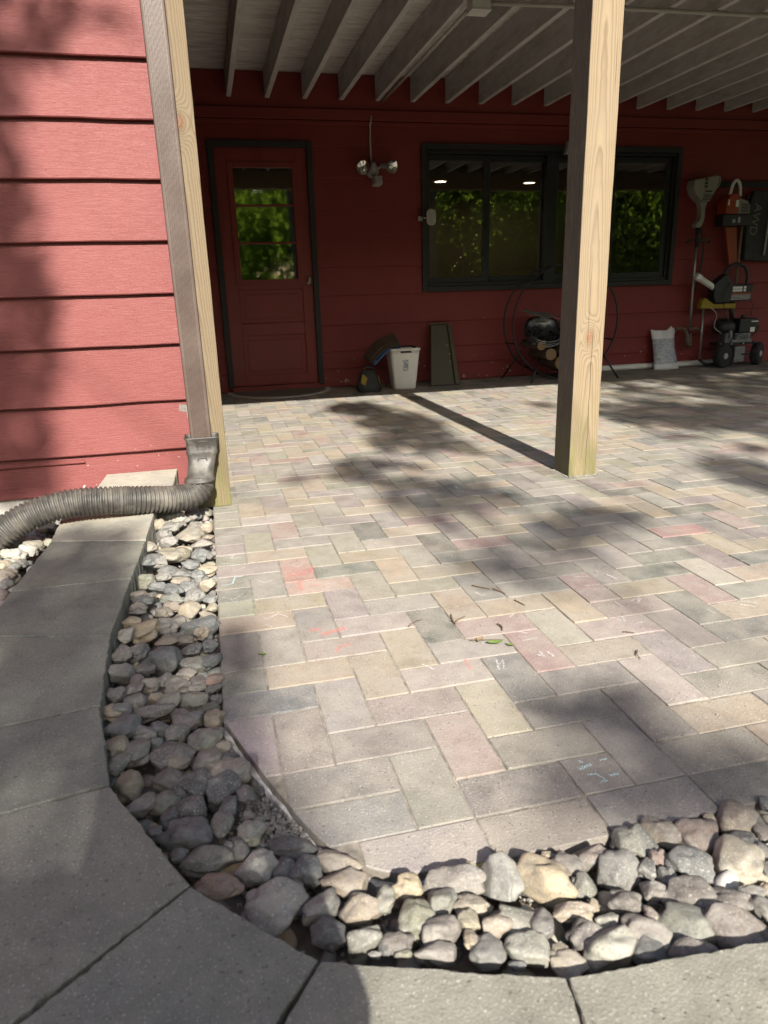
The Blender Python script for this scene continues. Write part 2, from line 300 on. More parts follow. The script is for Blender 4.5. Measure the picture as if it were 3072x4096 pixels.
STONES = [
(-0.0817, 1.1158, -0.0031, 0.0342, 0.0291, 0.0231, 10, 0.135, 0.15, 0.16),
(-0.0333, 1.1491, -0.0049, 0.0284, 0.0352, 0.0284, 0, 0.22, 0.225, 0.17),
(-0.1552, 1.0522, 0.0143, 0.0453, 0.0227, 0.0204, 0, 0.48, 0.47, 0.43),
(-0.1072, 1.0603, 0.0004, 0.0426, 0.0213, 0.0192, 5, 0.22, 0.215, 0.205),
(-0.2049, 0.9356, 0.0279, 0.0242, 0.0206, 0.0202, 0, 0.36, 0.3, 0.22),
(-0.1561, 0.9316, 0.0148, 0.0435, 0.0266, 0.0196, 10, 0.22, 0.215, 0.205),
(-0.1272, 0.9719, 0.0081, 0.0236, 0.02, 0.0141, 0, 0.225, 0.192, 0.175),
(-0.0708, 0.9398, -0.0032, 0.0293, 0.0249, 0.0233, 0, 0.222, 0.204, 0.19),
(-0.028, 0.9368, -0.0037, 0.0265, 0.0225, 0.0249, 0, 0.36, 0.3, 0.22),
(-0.0255, 0.8041, 0.0003, 0.0213, 0.0181, 0.0135, 0, 0.292, 0.246, 0.198),
(-0.0977, 0.8586, -0.0041, 0.054, 0.0459, 0.0259, 5, 0.29, 0.258, 0.212),
(-0.178, 0.8182, 0.0184, 0.0305, 0.026, 0.028, 20, 0.22, 0.215, 0.205),
(-0.1569, 0.7539, 0.0146, 0.0326, 0.0277, 0.021, 0, 0.22, 0.215, 0.205),
(-0.0447, 0.7382, -0.0015, 0.041, 0.0205, 0.0185, 10, 0.222, 0.204, 0.19),
(-0.2199, 0.6717, 0.0278, 0.0288, 0.0245, 0.0205, 0, 0.29, 0.258, 0.212),
(-0.1044, 0.6913, -0.001, 0.0294, 0.025, 0.0209, 0, 0.36, 0.3, 0.22),
(-0.1372, 0.6254, 0.007, 0.0519, 0.0441, 0.0259, 5, 0.29, 0.262, 0.195),
(-0.0527, 0.6463, -0.0051, 0.037, 0.0314, 0.0287, 20, 0.135, 0.15, 0.16),
(-0.2051, 0.5558, 0.0245, 0.03, 0.0451, 0.03, 0, 0.135, 0.15, 0.16),
(-0.0139, 0.6135, -0.0005, 0.0157, 0.0235, 0.0157, 0, 0.22, 0.215, 0.205),
(-0.1714, 0.5445, 0.0193, 0.025, 0.0213, 0.0198, 0, 0.22, 0.215, 0.205),
(-0.0789, 0.5462, -0.0007, 0.0304, 0.0258, 0.0163, -15, 0.135, 0.15, 0.16),
(-0.0348, 0.4869, -0.0022, 0.0372, 0.0317, 0.0206, 0, 0.36, 0.3, 0.22),
(-0.1497, 0.4789, 0.0151, 0.0293, 0.0224, 0.0132, 10, 0.135, 0.15, 0.16),
(-0.1128, 0.4607, 0.0019, 0.0439, 0.0219, 0.0197, 0, 0.11, 0.118, 0.125),
(-0.2089, 0.3795, 0.0261, 0.0302, 0.0257, 0.0255, 0, 0.22, 0.225, 0.17),
(-0.1582, 0.4183, 0.0167, 0.0238, 0.0202, 0.016, 0, 0.22, 0.215, 0.205),
(-0.167, 0.3379, 0.0202, 0.0298, 0.0158, 0.0134, -10, 0.135, 0.15, 0.16),
(-0.1085, 0.3983, 0.003, 0.0285, 0.0212, 0.0128, 0, 0.29, 0.258, 0.212),
(-0.1301, 0.3236, 0.0089, 0.0321, 0.0235, 0.0144, 10, 0.135, 0.15, 0.16),
(-0.0539, 0.4332, -0.0025, 0.0291, 0.0247, 0.0213, 20, 0.135, 0.15, 0.16),
(-0.0283, 0.3549, -0.0024, 0.0259, 0.022, 0.021, 0, 0.36, 0.3, 0.22),
(-0.0849, 0.349, -0.0002, 0.028, 0.0238, 0.0147, 0, 0.135, 0.15, 0.16),
(-0.2166, 0.2608, 0.03, 0.0242, 0.0206, 0.0144, 0, 0.29, 0.258, 0.212),
(-0.2054, 0.2241, 0.0296, 0.0303, 0.0258, 0.0154, 0, 0.135, 0.15, 0.16),
(-0.1817, 0.2663, 0.0249, 0.0124, 0.0186, 0.0124, 10, 0.22, 0.215, 0.205),
(-0.1278, 0.2606, 0.008, 0.0334, 0.0167, 0.015, 0, 0.178, 0.188, 0.165),
(-0.0666, 0.2781, -0.0055, 0.0317, 0.027, 0.0299, 20, 0.178, 0.182, 0.182),
(-0.0201, 0.2502, -0.0021, 0.0202, 0.0253, 0.0202, 0, 0.135, 0.15, 0.16),
(-0.2093, 0.1712, 0.0302, 0.0232, 0.0197, 0.0137, 10, 0.42, 0.385, 0.325),
(-0.2088, 0.1423, 0.0317, 0.0208, 0.0148, 0.0094, 0, 0.22, 0.215, 0.205),
(-0.1462, 0.1643, 0.0106, 0.0234, 0.0248, 0.0234, 10, 0.29, 0.258, 0.212),
(-0.1256, 0.2056, 0.0079, 0.0261, 0.0222, 0.0135, 0, 0.292, 0.246, 0.198),
(-0.0804, 0.1936, -0.0049, 0.0326, 0.0277, 0.0284, 0, 0.36, 0.3, 0.22),
(-0.0206, 0.174, 0.0004, 0.0195, 0.0166, 0.0133, -10, 0.29, 0.262, 0.195),
(-0.0292, 0.1288, 0.001, 0.0254, 0.0176, 0.0115, 20, 0.36, 0.3, 0.22),
(-0.2203, 0.0889, 0.0288, 0.0243, 0.0207, 0.0177, 0, 0.36, 0.3, 0.22),
(-0.1842, 0.0536, 0.0181, 0.034, 0.0442, 0.034, 20, 0.405, 0.335, 0.23),
(-0.1363, 0.0778, 0.0084, 0.0327, 0.0278, 0.0211, 10, 0.22, 0.215, 0.205),
(-0.105, 0.1199, -0.0002, 0.0209, 0.0178, 0.0191, 10, 0.222, 0.204, 0.19),
(-0.0501, 0.0751, -0.003, 0.0474, 0.0403, 0.0227, 10, 0.135, 0.15, 0.16),
(-0.0459, 0.0348, -0.0021, 0.0202, 0.023, 0.0202, -20, 0.36, 0.3, 0.22),
(-0.2249, 0.0143, 0.0282, 0.0195, 0.0237, 0.0195, 0, 0.35, 0.342, 0.318),
(-0.1283, -0.0108, 0.0088, 0.0273, 0.0232, 0.0132, 5, 0.36, 0.3, 0.22),
(-0.1055, 0.021, 0.0025, 0.0159, 0.0136, 0.0116, 0, 0.155, 0.14, 0.132),
(-0.086, -0.0017, -0.0001, 0.0237, 0.0202, 0.0146, 0, 0.29, 0.258, 0.212),
(-0.2266, -0.0817, 0.0266, 0.0241, 0.0361, 0.0241, 0, 0.18, 0.171, 0.167),
(-0.1863, -0.0718, 0.0234, 0.0206, 0.0309, 0.0206, 0, 0.178, 0.182, 0.182),
(-0.0248, -0.0468, -0.0018, 0.0195, 0.0222, 0.0195, 20, 0.135, 0.15, 0.16),
(-0.0699, -0.0589, -0.0015, 0.025, 0.0212, 0.0187, 0, 0.178, 0.182, 0.182),
(-0.1324, -0.0956, 0.0023, 0.043, 0.0365, 0.0352, 10, 0.135, 0.15, 0.16),
(-0.0202, -0.1273, -0.0028, 0.0224, 0.0336, 0.0224, 0, 0.135, 0.15, 0.16),
(-0.0633, -0.1399, -0.0015, 0.0295, 0.025, 0.0187, 10, 0.22, 0.22, 0.188),
(-0.1704, -0.1603, 0.019, 0.0233, 0.0198, 0.0197, 0, 0.152, 0.151, 0.148),
(-0.2198, -0.1849, 0.0249, 0.0298, 0.0253, 0.0287, 0, 0.152, 0.151, 0.148),
(-0.182, -0.2171, 0.0251, 0.0121, 0.0181, 0.0121, 0, 0.225, 0.192, 0.175),
(-0.0785, -0.1748, -0.0002, 0.0234, 0.0199, 0.0149, 10, 0.42, 0.385, 0.325),
(-0.1281, -0.2063, 0.0078, 0.0158, 0.0237, 0.0158, 0, 0.22, 0.215, 0.205),
(-0.1595, -0.2263, 0.0148, 0.0224, 0.0224, 0.0224, 15, 0.42, 0.385, 0.325),
(-0.0981, -0.2218, -0.0022, 0.0333, 0.0283, 0.0207, -20, 0.222, 0.204, 0.19),
(-0.016, -0.2215, -0.0024, 0.0212, 0.0212, 0.0212, 0, 0.22, 0.14, 0.12),
(-0.0518, -0.2213, 0.0015, 0.0211, 0.018, 0.0099, -20, 0.155, 0.14, 0.132),
(-0.0196, -0.2619, 0.0017, 0.0207, 0.013, 0.0093, 30, 0.085, 0.087, 0.09),
(-0.1881, -0.2596, 0.0257, 0.0236, 0.02, 0.0157, -20, 0.222, 0.204, 0.19),
(-0.2235, -0.2825, 0.0284, 0.0231, 0.0196, 0.019, 0, 0.152, 0.151, 0.148),
(-0.0599, -0.2952, -0.0024, 0.032, 0.0272, 0.0212, 5, 0.22, 0.22, 0.188),
(-0.1398, -0.2853, 0.0115, 0.0167, 0.0142, 0.0153, 0, 0.36, 0.3, 0.22),
(-0.0566, -0.251, 0.0017, 0.0208, 0.0104, 0.0093, 0, 0.155, 0.14, 0.132),
(-0.0137, -0.3078, 0.0008, 0.0135, 0.0114, 0.0119, 0, 0.085, 0.087, 0.09),
(-0.1784, -0.304, 0.0221, 0.023, 0.0195, 0.0175, 10, 0.22, 0.215, 0.205),
(-0.1157, -0.3047, 0.0037, 0.0316, 0.0268, 0.0169, 15, 0.22, 0.22, 0.188),
(-0.1397, -0.3413, 0.0102, 0.042, 0.021, 0.0189, 5, 0.222, 0.204, 0.19),
(-0.2228, -0.3432, 0.0285, 0.0238, 0.0203, 0.0186, 20, 0.292, 0.246, 0.198),
(-0.2013, -0.3452, 0.0295, 0.0191, 0.0162, 0.0158, 0, 0.135, 0.15, 0.16),
(-0.0271, -0.3383, 0.001, 0.0198, 0.0168, 0.0115, 0, 0.152, 0.156, 0.13),
(-0.0558, -0.3662, -0.0006, 0.0194, 0.0165, 0.016, 0, 0.178, 0.182, 0.182),
(-0.0806, -0.3735, -0.0006, 0.0304, 0.0259, 0.0159, 20, 0.177, 0.14, 0.128),
(-0.0199, -0.3805, -0.0019, 0.0219, 0.0186, 0.0196, 0, 0.36, 0.3, 0.22),
(-0.1957, -0.403, 0.0276, 0.0384, 0.03, 0.0173, -15, 0.135, 0.15, 0.16),
(-0.1566, -0.414, 0.0167, 0.0323, 0.0173, 0.0145, 8, 0.22, 0.215, 0.205),
(-0.1274, -0.4007, 0.0077, 0.0187, 0.0159, 0.0155, 0, 0.135, 0.15, 0.16),
(-0.0917, -0.4164, -0.0014, 0.0233, 0.0198, 0.0182, 0, 0.22, 0.22, 0.188),
(-0.0373, -0.4572, -0.0022, 0.0321, 0.0273, 0.0207, 15, 0.22, 0.22, 0.188),
(-0.1979, -0.4658, 0.0266, 0.0221, 0.0268, 0.0221, 20, 0.29, 0.262, 0.195),
(-0.1635, -0.474, 0.0151, 0.0251, 0.0376, 0.0251, 10, 0.22, 0.22, 0.188),
(-0.1302, -0.4523, 0.0091, 0.0151, 0.0128, 0.0139, 0, 0.135, 0.15, 0.16),
(-0.1009, -0.4858, -0.0013, 0.0415, 0.0353, 0.0188, 0, 0.155, 0.14, 0.132),
(-0.0157, -0.4353, 0.0021, 0.0186, 0.0151, 0.0084, 0, 0.11, 0.118, 0.125),
(-0.002, -0.489, 0.0004, 0.0165, 0.014, 0.0133, 0, 0.29, 0.258, 0.212),
(-0.1905, -0.5237, 0.0255, 0.0184, 0.0276, 0.0184, 20, 0.178, 0.188, 0.165),
(-0.0318, -0.5165, -0.0021, 0.0294, 0.025, 0.0204, -5, 0.222, 0.204, 0.19),
(-0.0872, -0.5133, -0.0017, 0.0219, 0.0186, 0.0191, 20, 0.29, 0.262, 0.195),
(0.0087, -0.5236, 0.0016, 0.0132, 0.0112, 0.0098, 0, 0.11, 0.118, 0.125),
(-0.1046, -0.5574, 0.0006, 0.0254, 0.0216, 0.0164, 15, 0.155, 0.14, 0.132),
(0.0084, -0.5627, -0.0024, 0.0344, 0.0292, 0.0213, 20, 0.29, 0.258, 0.212),
(-0.1668, -0.575, 0.0158, 0.0261, 0.0299, 0.0261, 20, 0.29, 0.262, 0.195),
(-0.0756, -0.5827, -0.0013, 0.0181, 0.0271, 0.0181, 30, 0.11, 0.118, 0.125),
(-0.0543, -0.5777, -0.0048, 0.028, 0.0354, 0.028, 30, 0.085, 0.087, 0.09),
(-0.0084, -0.6046, -0.0057, 0.0305, 0.0305, 0.0305, 20, 0.11, 0.118, 0.125),
(-0.1086, -0.6216, -0.0028, 0.0296, 0.0258, 0.0296, 15, 0.22, 0.22, 0.188),
(-0.1422, -0.6299, 0.0115, 0.0172, 0.0258, 0.0172, 30, 0.222, 0.204, 0.19),
(-0.061, -0.6524, -0.0015, 0.0291, 0.0248, 0.0186, 5, 0.085, 0.087, 0.09),
(0.0038, -0.6598, -0.0006, 0.016, 0.024, 0.016, 10, 0.085, 0.087, 0.09),
(0.0314, -0.6349, -0.0007, 0.0164, 0.0245, 0.0164, 0, 0.155, 0.14, 0.132),
(-0.0951, -0.6596, -0.0005, 0.0157, 0.0218, 0.0157, 30, 0.11, 0.118, 0.125),
(-0.0102, -0.6973, -0.0013, 0.0181, 0.0271, 0.0181, -15, 0.178, 0.188, 0.165),
(-0.0673, -0.7111, -0.0022, 0.0455, 0.0283, 0.0205, 5, 0.11, 0.118, 0.125),
(0.0361, -0.734, -0.0025, 0.0215, 0.0184, 0.0215, 0, 0.35, 0.348, 0.3),
(0.035, -0.6966, 0.002, 0.0117, 0.01, 0.0085, 0, 0.22, 0.215, 0.205),
(0.0506, -0.7132, 0.0028, 0.0098, 0.0083, 0.0063, 0, 0.22, 0.215, 0.205),
(-0.0367, -0.7684, -0.0013, 0.04, 0.0281, 0.018, -5, 0.152, 0.156, 0.13),
(-0.0766, -0.7569, 0.0013, 0.0133, 0.0113, 0.0106, 0, 0.11, 0.118, 0.125),
(0.0175, -0.7697, 0.0043, 0.0134, 0.0202, 0.0134, 0, 0.152, 0.151, 0.148),
(0.0382, -0.824, 0.0074, 0.0316, 0.0269, 0.027, -20, 0.35, 0.342, 0.318),
(-0.0176, -0.8553, 0.0177, 0.0371, 0.0185, 0.0167, 15, 0.29, 0.22, 0.17),
(0.0588, -0.9141, 0.0221, 0.0421, 0.0358, 0.023, 5, 0.35, 0.342, 0.318),
(0.1002, -0.7831, 0.0019, 0.0381, 0.0199, 0.0171, 5, 0.085, 0.087, 0.09),
(0.0804, -0.8354, 0.0101, 0.0175, 0.0222, 0.0175, 10, 0.11, 0.118, 0.125),
(0.1132, -0.8437, 0.008, 0.0245, 0.0269, 0.0245, 0, 0.135, 0.15, 0.16),
(-0.1191, -0.6978, 0.0081, 0.0126, 0.0107, 0.0073, 0, 0.11, 0.118, 0.125),
(0.0853, -0.8797, 0.0196, 0.018, 0.0098, 0.0081, 0, 0.155, 0.14, 0.132),
(0.1596, -0.8461, 0.0091, 0.0345, 0.0172, 0.0155, 15, 0.292, 0.246, 0.198),
(0.1652, -0.8918, 0.0157, 0.0353, 0.0213, 0.0159, 15, 0.292, 0.246, 0.198),
(0.1214, -0.9322, 0.0229, 0.021, 0.0315, 0.021, 25, 0.22, 0.215, 0.205),
(0.1208, -0.9842, 0.0317, 0.0249, 0.0212, 0.0228, 20, 0.11, 0.118, 0.125),
(0.1739, -0.9479, 0.0216, 0.0283, 0.0241, 0.0263, 15, 0.292, 0.246, 0.198),
(0.1654, -1.0096, 0.0347, 0.0226, 0.0192, 0.0179, 10, 0.22, 0.22, 0.188),
(0.2088, -0.9423, 0.0223, 0.0149, 0.0223, 0.0149, 10, 0.22, 0.22, 0.188),
(0.2483, -0.9264, 0.0175, 0.0218, 0.0185, 0.0162, 0, 0.405, 0.335, 0.23),
(0.3117, -0.932, 0.0143, 0.0461, 0.0231, 0.0208, 5, 0.222, 0.204, 0.19),
(0.2396, -0.9887, 0.0255, 0.0266, 0.0266, 0.0266, 0, 0.22, 0.225, 0.17),
(0.2863, -0.9673, 0.0209, 0.0222, 0.0241, 0.0222, -10, 0.22, 0.22, 0.188),
(0.2644, -1.0213, 0.031, 0.0278, 0.0236, 0.0241, 0, 0.222, 0.204, 0.19),
(0.2529, -1.0541, 0.0365, 0.0287, 0.0144, 0.0129, 5, 0.222, 0.204, 0.19),
(0.3234, -0.9846, 0.0254, 0.024, 0.0157, 0.0108, 10, 0.29, 0.258, 0.212),
(0.3086, -1.0158, 0.0304, 0.0151, 0.017, 0.0151, -20, 0.29, 0.262, 0.195),
(0.2984, -1.0459, 0.0376, 0.0098, 0.0134, 0.0098, 0, 0.36, 0.3, 0.22),
(0.3471, -0.9178, 0.0137, 0.0101, 0.0143, 0.0101, 0, 0.29, 0.262, 0.195),
(0.3839, -0.9447, 0.0102, 0.0309, 0.0352, 0.0309, -25, 0.308, 0.31, 0.295),
(0.34, -1.0312, 0.0299, 0.021, 0.021, 0.021, 0, 0.292, 0.246, 0.198),
(0.372, -1.0296, 0.0268, 0.0273, 0.0232, 0.0255, 20, 0.22, 0.22, 0.188),
(0.3974, -1.0449, 0.0304, 0.018, 0.027, 0.018, -20, 0.18, 0.171, 0.167),
(0.3162, -1.0665, 0.0362, 0.023, 0.0196, 0.0137, 0, 0.178, 0.182, 0.182),
(0.3652, -1.0794, 0.0345, 0.0268, 0.0228, 0.0186, 25, 0.278, 0.282, 0.253),
(0.2054, -1.0277, 0.0376, 0.0214, 0.013, 0.0096, 0, 0.155, 0.14, 0.132),
(0.2095, -1.0461, 0.0393, 0.0105, 0.0064, 0.0047, 0, 0.22, 0.225, 0.17),
(0.1751, -1.0381, 0.0396, 0.0086, 0.0043, 0.0039, 0, 0.22, 0.215, 0.205),
(0.1917, -1.0262, 0.0376, 0.0097, 0.0133, 0.0097, 0, 0.085, 0.087, 0.09),
(0.3415, -1.0978, 0.0392, 0.0112, 0.006, 0.005, 0, 0.11, 0.118, 0.125),
(0.4442, -0.9621, 0.0099, 0.0396, 0.0337, 0.0324, 5, 0.405, 0.335, 0.23),
(0.4917, -0.9448, 0.009, 0.0248, 0.0211, 0.0196, 0, 0.222, 0.204, 0.19),
(0.5346, -0.9351, 0.006, 0.0241, 0.0205, 0.0187, 0, 0.225, 0.192, 0.175),
(0.4921, -0.9908, 0.0168, 0.0173, 0.0195, 0.0173, 0, 0.152, 0.156, 0.13),
(0.5558, -0.9699, 0.0075, 0.0325, 0.0276, 0.0283, 0, 0.152, 0.151, 0.148),
(0.6218, -0.9184, -0.0019, 0.0345, 0.0293, 0.0258, 10, 0.192, 0.197, 0.178),
(0.6716, -0.9104, -0.0033, 0.029, 0.0247, 0.0238, 10, 0.268, 0.236, 0.2),
(0.6016, -0.9802, 0.0109, 0.0157, 0.0181, 0.0157, 0, 0.152, 0.151, 0.148),
(0.7257, -0.931, -0.0058, 0.036, 0.0306, 0.0316, 10, 0.222, 0.166, 0.148),
(0.6335, -0.9651, 0.0085, 0.016, 0.0136, 0.0117, 0, 0.222, 0.166, 0.148),
(0.8118, -0.9138, -0.0038, 0.0322, 0.0274, 0.0252, 0, 0.292, 0.246, 0.198),
(0.62, -1.0063, 0.0142, 0.0153, 0.0177, 0.0153, 0, 0.152, 0.151, 0.148),
(0.581, -1.0235, 0.0182, 0.0171, 0.0171, 0.0171, 0, 0.155, 0.14, 0.132),
(0.6699, -0.9866, 0.0091, 0.0339, 0.0276, 0.0152, 10, 0.11, 0.118, 0.125),
(0.747, -0.9962, 0.0011, 0.0365, 0.0365, 0.0365, 0, 0.465, 0.42, 0.335),
(0.5307, -1.0352, 0.0209, 0.0251, 0.0213, 0.0225, 0, 0.155, 0.14, 0.132),
(0.6219, -1.0506, 0.0206, 0.0399, 0.0279, 0.018, 15, 0.155, 0.14, 0.132),
(0.6387, -1.0346, 0.019, 0.0139, 0.0118, 0.0117, 0, 0.35, 0.342, 0.318),
(0.4503, -1.0308, 0.0269, 0.0278, 0.0139, 0.0125, -5, 0.292, 0.246, 0.198),
(0.4853, -1.0313, 0.0268, 0.0073, 0.0109, 0.0073, 0, 0.36, 0.3, 0.22),
(0.4643, -1.048, 0.0316, 0.0101, 0.0072, 0.0046, 0, 0.36, 0.3, 0.22),
(0.4867, -1.0651, 0.0328, 0.016, 0.0104, 0.0072, 0, 0.22, 0.22, 0.188),
(0.4496, -1.0764, 0.0327, 0.0255, 0.0217, 0.0215, 0, 0.155, 0.14, 0.132),
(0.4653, -1.1018, 0.0308, 0.0336, 0.0286, 0.0291, -20, 0.393, 0.388, 0.343),
(0.5209, -1.0956, 0.0326, 0.0294, 0.025, 0.0218, 20, 0.222, 0.204, 0.19),
(0.4026, -1.1124, 0.0373, 0.0233, 0.0176, 0.0105, 20, 0.29, 0.258, 0.212),
(0.4029, -1.0919, 0.0386, 0.0114, 0.0097, 0.0069, 0, 0.36, 0.3, 0.22),
(0.5801, -1.0947, 0.0271, 0.0398, 0.0338, 0.0297, 20, 0.178, 0.188, 0.165),
(0.6357, -1.1234, 0.0327, 0.0382, 0.0324, 0.0191, 5, 0.225, 0.192, 0.175),
(0.6685, -1.0711, 0.0231, 0.0312, 0.0231, 0.014, 15, 0.155, 0.14, 0.132),
(0.7019, -1.0969, 0.0256, 0.0153, 0.023, 0.0153, 0, 0.22, 0.215, 0.205),
(0.831, -0.9482, -0.0001, 0.0145, 0.0204, 0.0145, 0, 0.225, 0.192, 0.175),
(0.7876, -0.9595, 0.0025, 0.019, 0.0157, 0.0085, 0, 0.085, 0.087, 0.09),
(0.7679, -1.0285, 0.0133, 0.0089, 0.0133, 0.0089, 0, 0.22, 0.215, 0.205),
(0.7106, -1.0673, 0.0224, 0.0169, 0.0134, 0.0076, 0, 0.22, 0.215, 0.205),
(0.7653, -0.9066, 0.0025, 0.0094, 0.008, 0.007, 0, 0.36, 0.3, 0.22),
(0.4719, -0.9152, 0.0093, 0.0081, 0.0069, 0.0061, 0, 0.36, 0.3, 0.22),
(0.5111, -1.1198, 0.0371, 0.0247, 0.0181, 0.0111, 0, 0.11, 0.118, 0.125),
(0.561, -1.135, 0.0365, 0.0284, 0.0142, 0.0128, 0, 0.155, 0.14, 0.132),
(0.549, -1.0668, 0.0298, 0.0081, 0.0122, 0.0081, 0, 0.225, 0.192, 0.175),
(0.8767, -0.9015, 0.0015, 0.0101, 0.0152, 0.0101, 0, 0.135, 0.15, 0.16),
(0.7982, -0.9854, 0.0055, 0.0093, 0.0139, 0.0093, 0, 0.085, 0.087, 0.09),
(-0.6477, 0.5773, 0.01, 0.0291, 0.0247, 0.0242, 0, 0.292, 0.246, 0.198),
(-0.6433, 0.6156, 0.01, 0.0296, 0.0251, 0.0218, 0, 0.29, 0.258, 0.212),
(-0.6313, 0.5086, 0.01, 0.0259, 0.0221, 0.0184, 0, 0.22, 0.215, 0.205),
(-0.681, 0.697, 0.01, 0.0254, 0.0216, 0.0173, 0, 0.405, 0.335, 0.23),
(-0.6699, 0.7296, 0.01, 0.0232, 0.0197, 0.0149, 0, 0.48, 0.47, 0.43),
(-0.6608, 0.7945, 0.01, 0.0317, 0.0269, 0.0234, 10, 0.48, 0.47, 0.43),
(-0.6963, 0.8216, 0.01, 0.0213, 0.0181, 0.0187, 0, 0.42, 0.385, 0.325),
(-0.6348, 0.8333, 0.01, 0.0296, 0.0251, 0.0211, 20, 0.48, 0.47, 0.43),
(-0.6288, 0.8886, 0.01, 0.0329, 0.028, 0.0181, -20, 0.42, 0.385, 0.325),
(-0.6743, 0.946, 0.01, 0.0279, 0.0237, 0.0222, 0, 0.48, 0.47, 0.43),
(-0.6979, 0.9366, 0.01, 0.025, 0.0212, 0.0193, 0, 0.48, 0.47, 0.43),
(-0.6665, 1.0325, 0.01, 0.0317, 0.0269, 0.0227, 0, 0.35, 0.342, 0.318),
(-0.6401, 1.061, 0.01, 0.0233, 0.0198, 0.0107, 0, 0.36, 0.3, 0.22),
(-0.6625, 1.146, 0.01, 0.036, 0.0306, 0.0234, 0, 0.29, 0.258, 0.212),
(-0.6208, 1.1024, 0.01, 0.0355, 0.0302, 0.0263, 0, 0.42, 0.385, 0.325),
(-0.6209, 1.1928, 0.01, 0.0366, 0.0311, 0.0204, 0, 0.22, 0.215, 0.205),
(-0.724, 1.0516, 0.01, 0.0317, 0.016, 0.0143, -20, 0.35, 0.342, 0.318),
(-0.6924, 1.1167, 0.01, 0.0266, 0.0226, 0.0238, 0, 0.48, 0.47, 0.43),
(-0.6324, 0.7102, 0.01, 0.0231, 0.0196, 0.0177, 0, 0.22, 0.215, 0.205),
(-0.6422, 0.6704, 0.01, 0.0202, 0.0171, 0.0149, 0, 0.178, 0.182, 0.182),
(-0.1254, 1.6592, 0.05, 0.0254, 0.0381, 0.0254, 20, 0.135, 0.15, 0.16),
(-0.1378, 1.4855, 0.05, 0.0311, 0.0264, 0.0277, 0, 0.22, 0.215, 0.205),
(-0.1443, 1.3785, 0.05, 0.0267, 0.0227, 0.0162, 0, 0.22, 0.215, 0.205),
]
SHADE = [
(0.437, 3.417, 0.357, 0.89, -2.0),
(1.045, 3.516, 0.243, 0.259, 1.3),
(1.22, 2.817, 0.277, 0.233, 1.3),
(1.156, 2.169, 0.293, 0.312, 0.9),
(0.243, 1.968, 0.193, 0.322, -0.5),
(0.462, 2.183, 0.154, 0.362, -0.6),
(1.975, 3.66, 0.59, 0.329, -1.0),
(1.888, 2.85, 0.439, 0.684, -0.35),
(2.099, 1.356, 0.297, 0.43, -1.3),
(2.261, 2.136, 0.167, 0.516, -0.6),
(3.061, 2.297, 0.45, 0.434, 1.2),
(3.696, 2.802, 0.274, 0.148, -1.0),
(2.353, 1.023, 0.148, 0.43, 1.2),
(2.534, 1.746, 0.157, 0.154, 0.5),
(0.759, 1.609, 0.205, 0.23, 0.6),
(0.937, 1.01, 0.308, 0.292, 0.9),
(1.388, 0.519, 0.256, 0.168, 1.0),
(0.509, 0.826, 0.211, 0.25, -0.6),
(0.215, 0.399, 0.218, 0.272, -1.7),
(0.6, 0.472, 0.188, 0.172, -0.6),
(1.452, -0.025, 0.178, 0.27, -1.6),
(0.844, 0.111, 0.179, 0.194, 0.4),
(1.078, 0.269, 0.181, 0.153, 0.3),
(1.112, -0.091, 0.078, 0.083, 0.5),
(0.043, -0.19, 0.064, 0.237, 0.7),
(0.243, -0.18, 0.134, 0.135, -1.0),
(0.363, -0.389, 0.131, 0.108, -1.0),
(0.513, -0.054, 0.111, 0.133, -0.8),
(0.561, -0.345, 0.085, 0.117, -0.8),
(0.771, -0.295, 0.135, 0.106, -0.6),
(0.745, -0.07, 0.101, 0.108, -0.2),
(0.978, -0.407, 0.152, 0.077, -0.8),
(0.703, -0.565, 0.181, 0.076, 1.2),
(0.76, -0.709, 0.079, 0.075, 0.9),
(0.918, -0.629, 0.104, 0.057, -0.7),
(0.816, -0.82, 0.122, 0.074, 0.7),
(0.265, -0.59, 0.148, 0.122, -1.0),
(0.435, -0.585, 0.081, 0.085, -0.9),
(0.349, -0.76, 0.157, 0.085, -0.15),
(-0.003, -0.394, 0.067, 0.085, 0.8),
(0.055, -0.641, 0.073, 0.098, 0.7),
(0.136, -0.859, 0.042, 0.052, 0.2),
(-0.281, -0.106, 0.186, 0.435, 2.6),
(-0.452, 0.611, 0.19, 0.427, 1.9),
(-0.267, 0.033, 0.105, 0.211, 0.8),
(-0.446, 1.137, 0.2, 0.192, -1.2),
(-0.643, 0.9, 0.098, 0.317, -1.2),
(-0.135, 0.485, 0.154, 0.544, -1.1),
(-0.189, -0.12, 0.109, 0.137, -0.4),
(-0.076, -0.438, 0.073, 0.095, 1.5),
(-0.126, -0.63, 0.088, 0.072, 1.4),
(-0.135, -0.482, 0.08, 0.089, 0.8),
(-0.217, -0.625, 0.063, 0.036, -2.2),
(-0.199, -0.798, 0.203, 0.134, 2.0),
(-0.004, -0.938, 0.137, 0.087, 0.5),
(0.449, -0.983, 0.298, 0.088, -0.35),
(0.388, -1.109, 0.29, 0.051, -0.4),
(0.627, -0.803, 0.255, 0.084, 0.45),
(0.247, -0.972, 0.064, 0.058, -0.4),
(0.042, -0.816, 0.035, 0.037, -1.3),
(0.638, -1.03, 0.131, 0.104, -0.3),
]
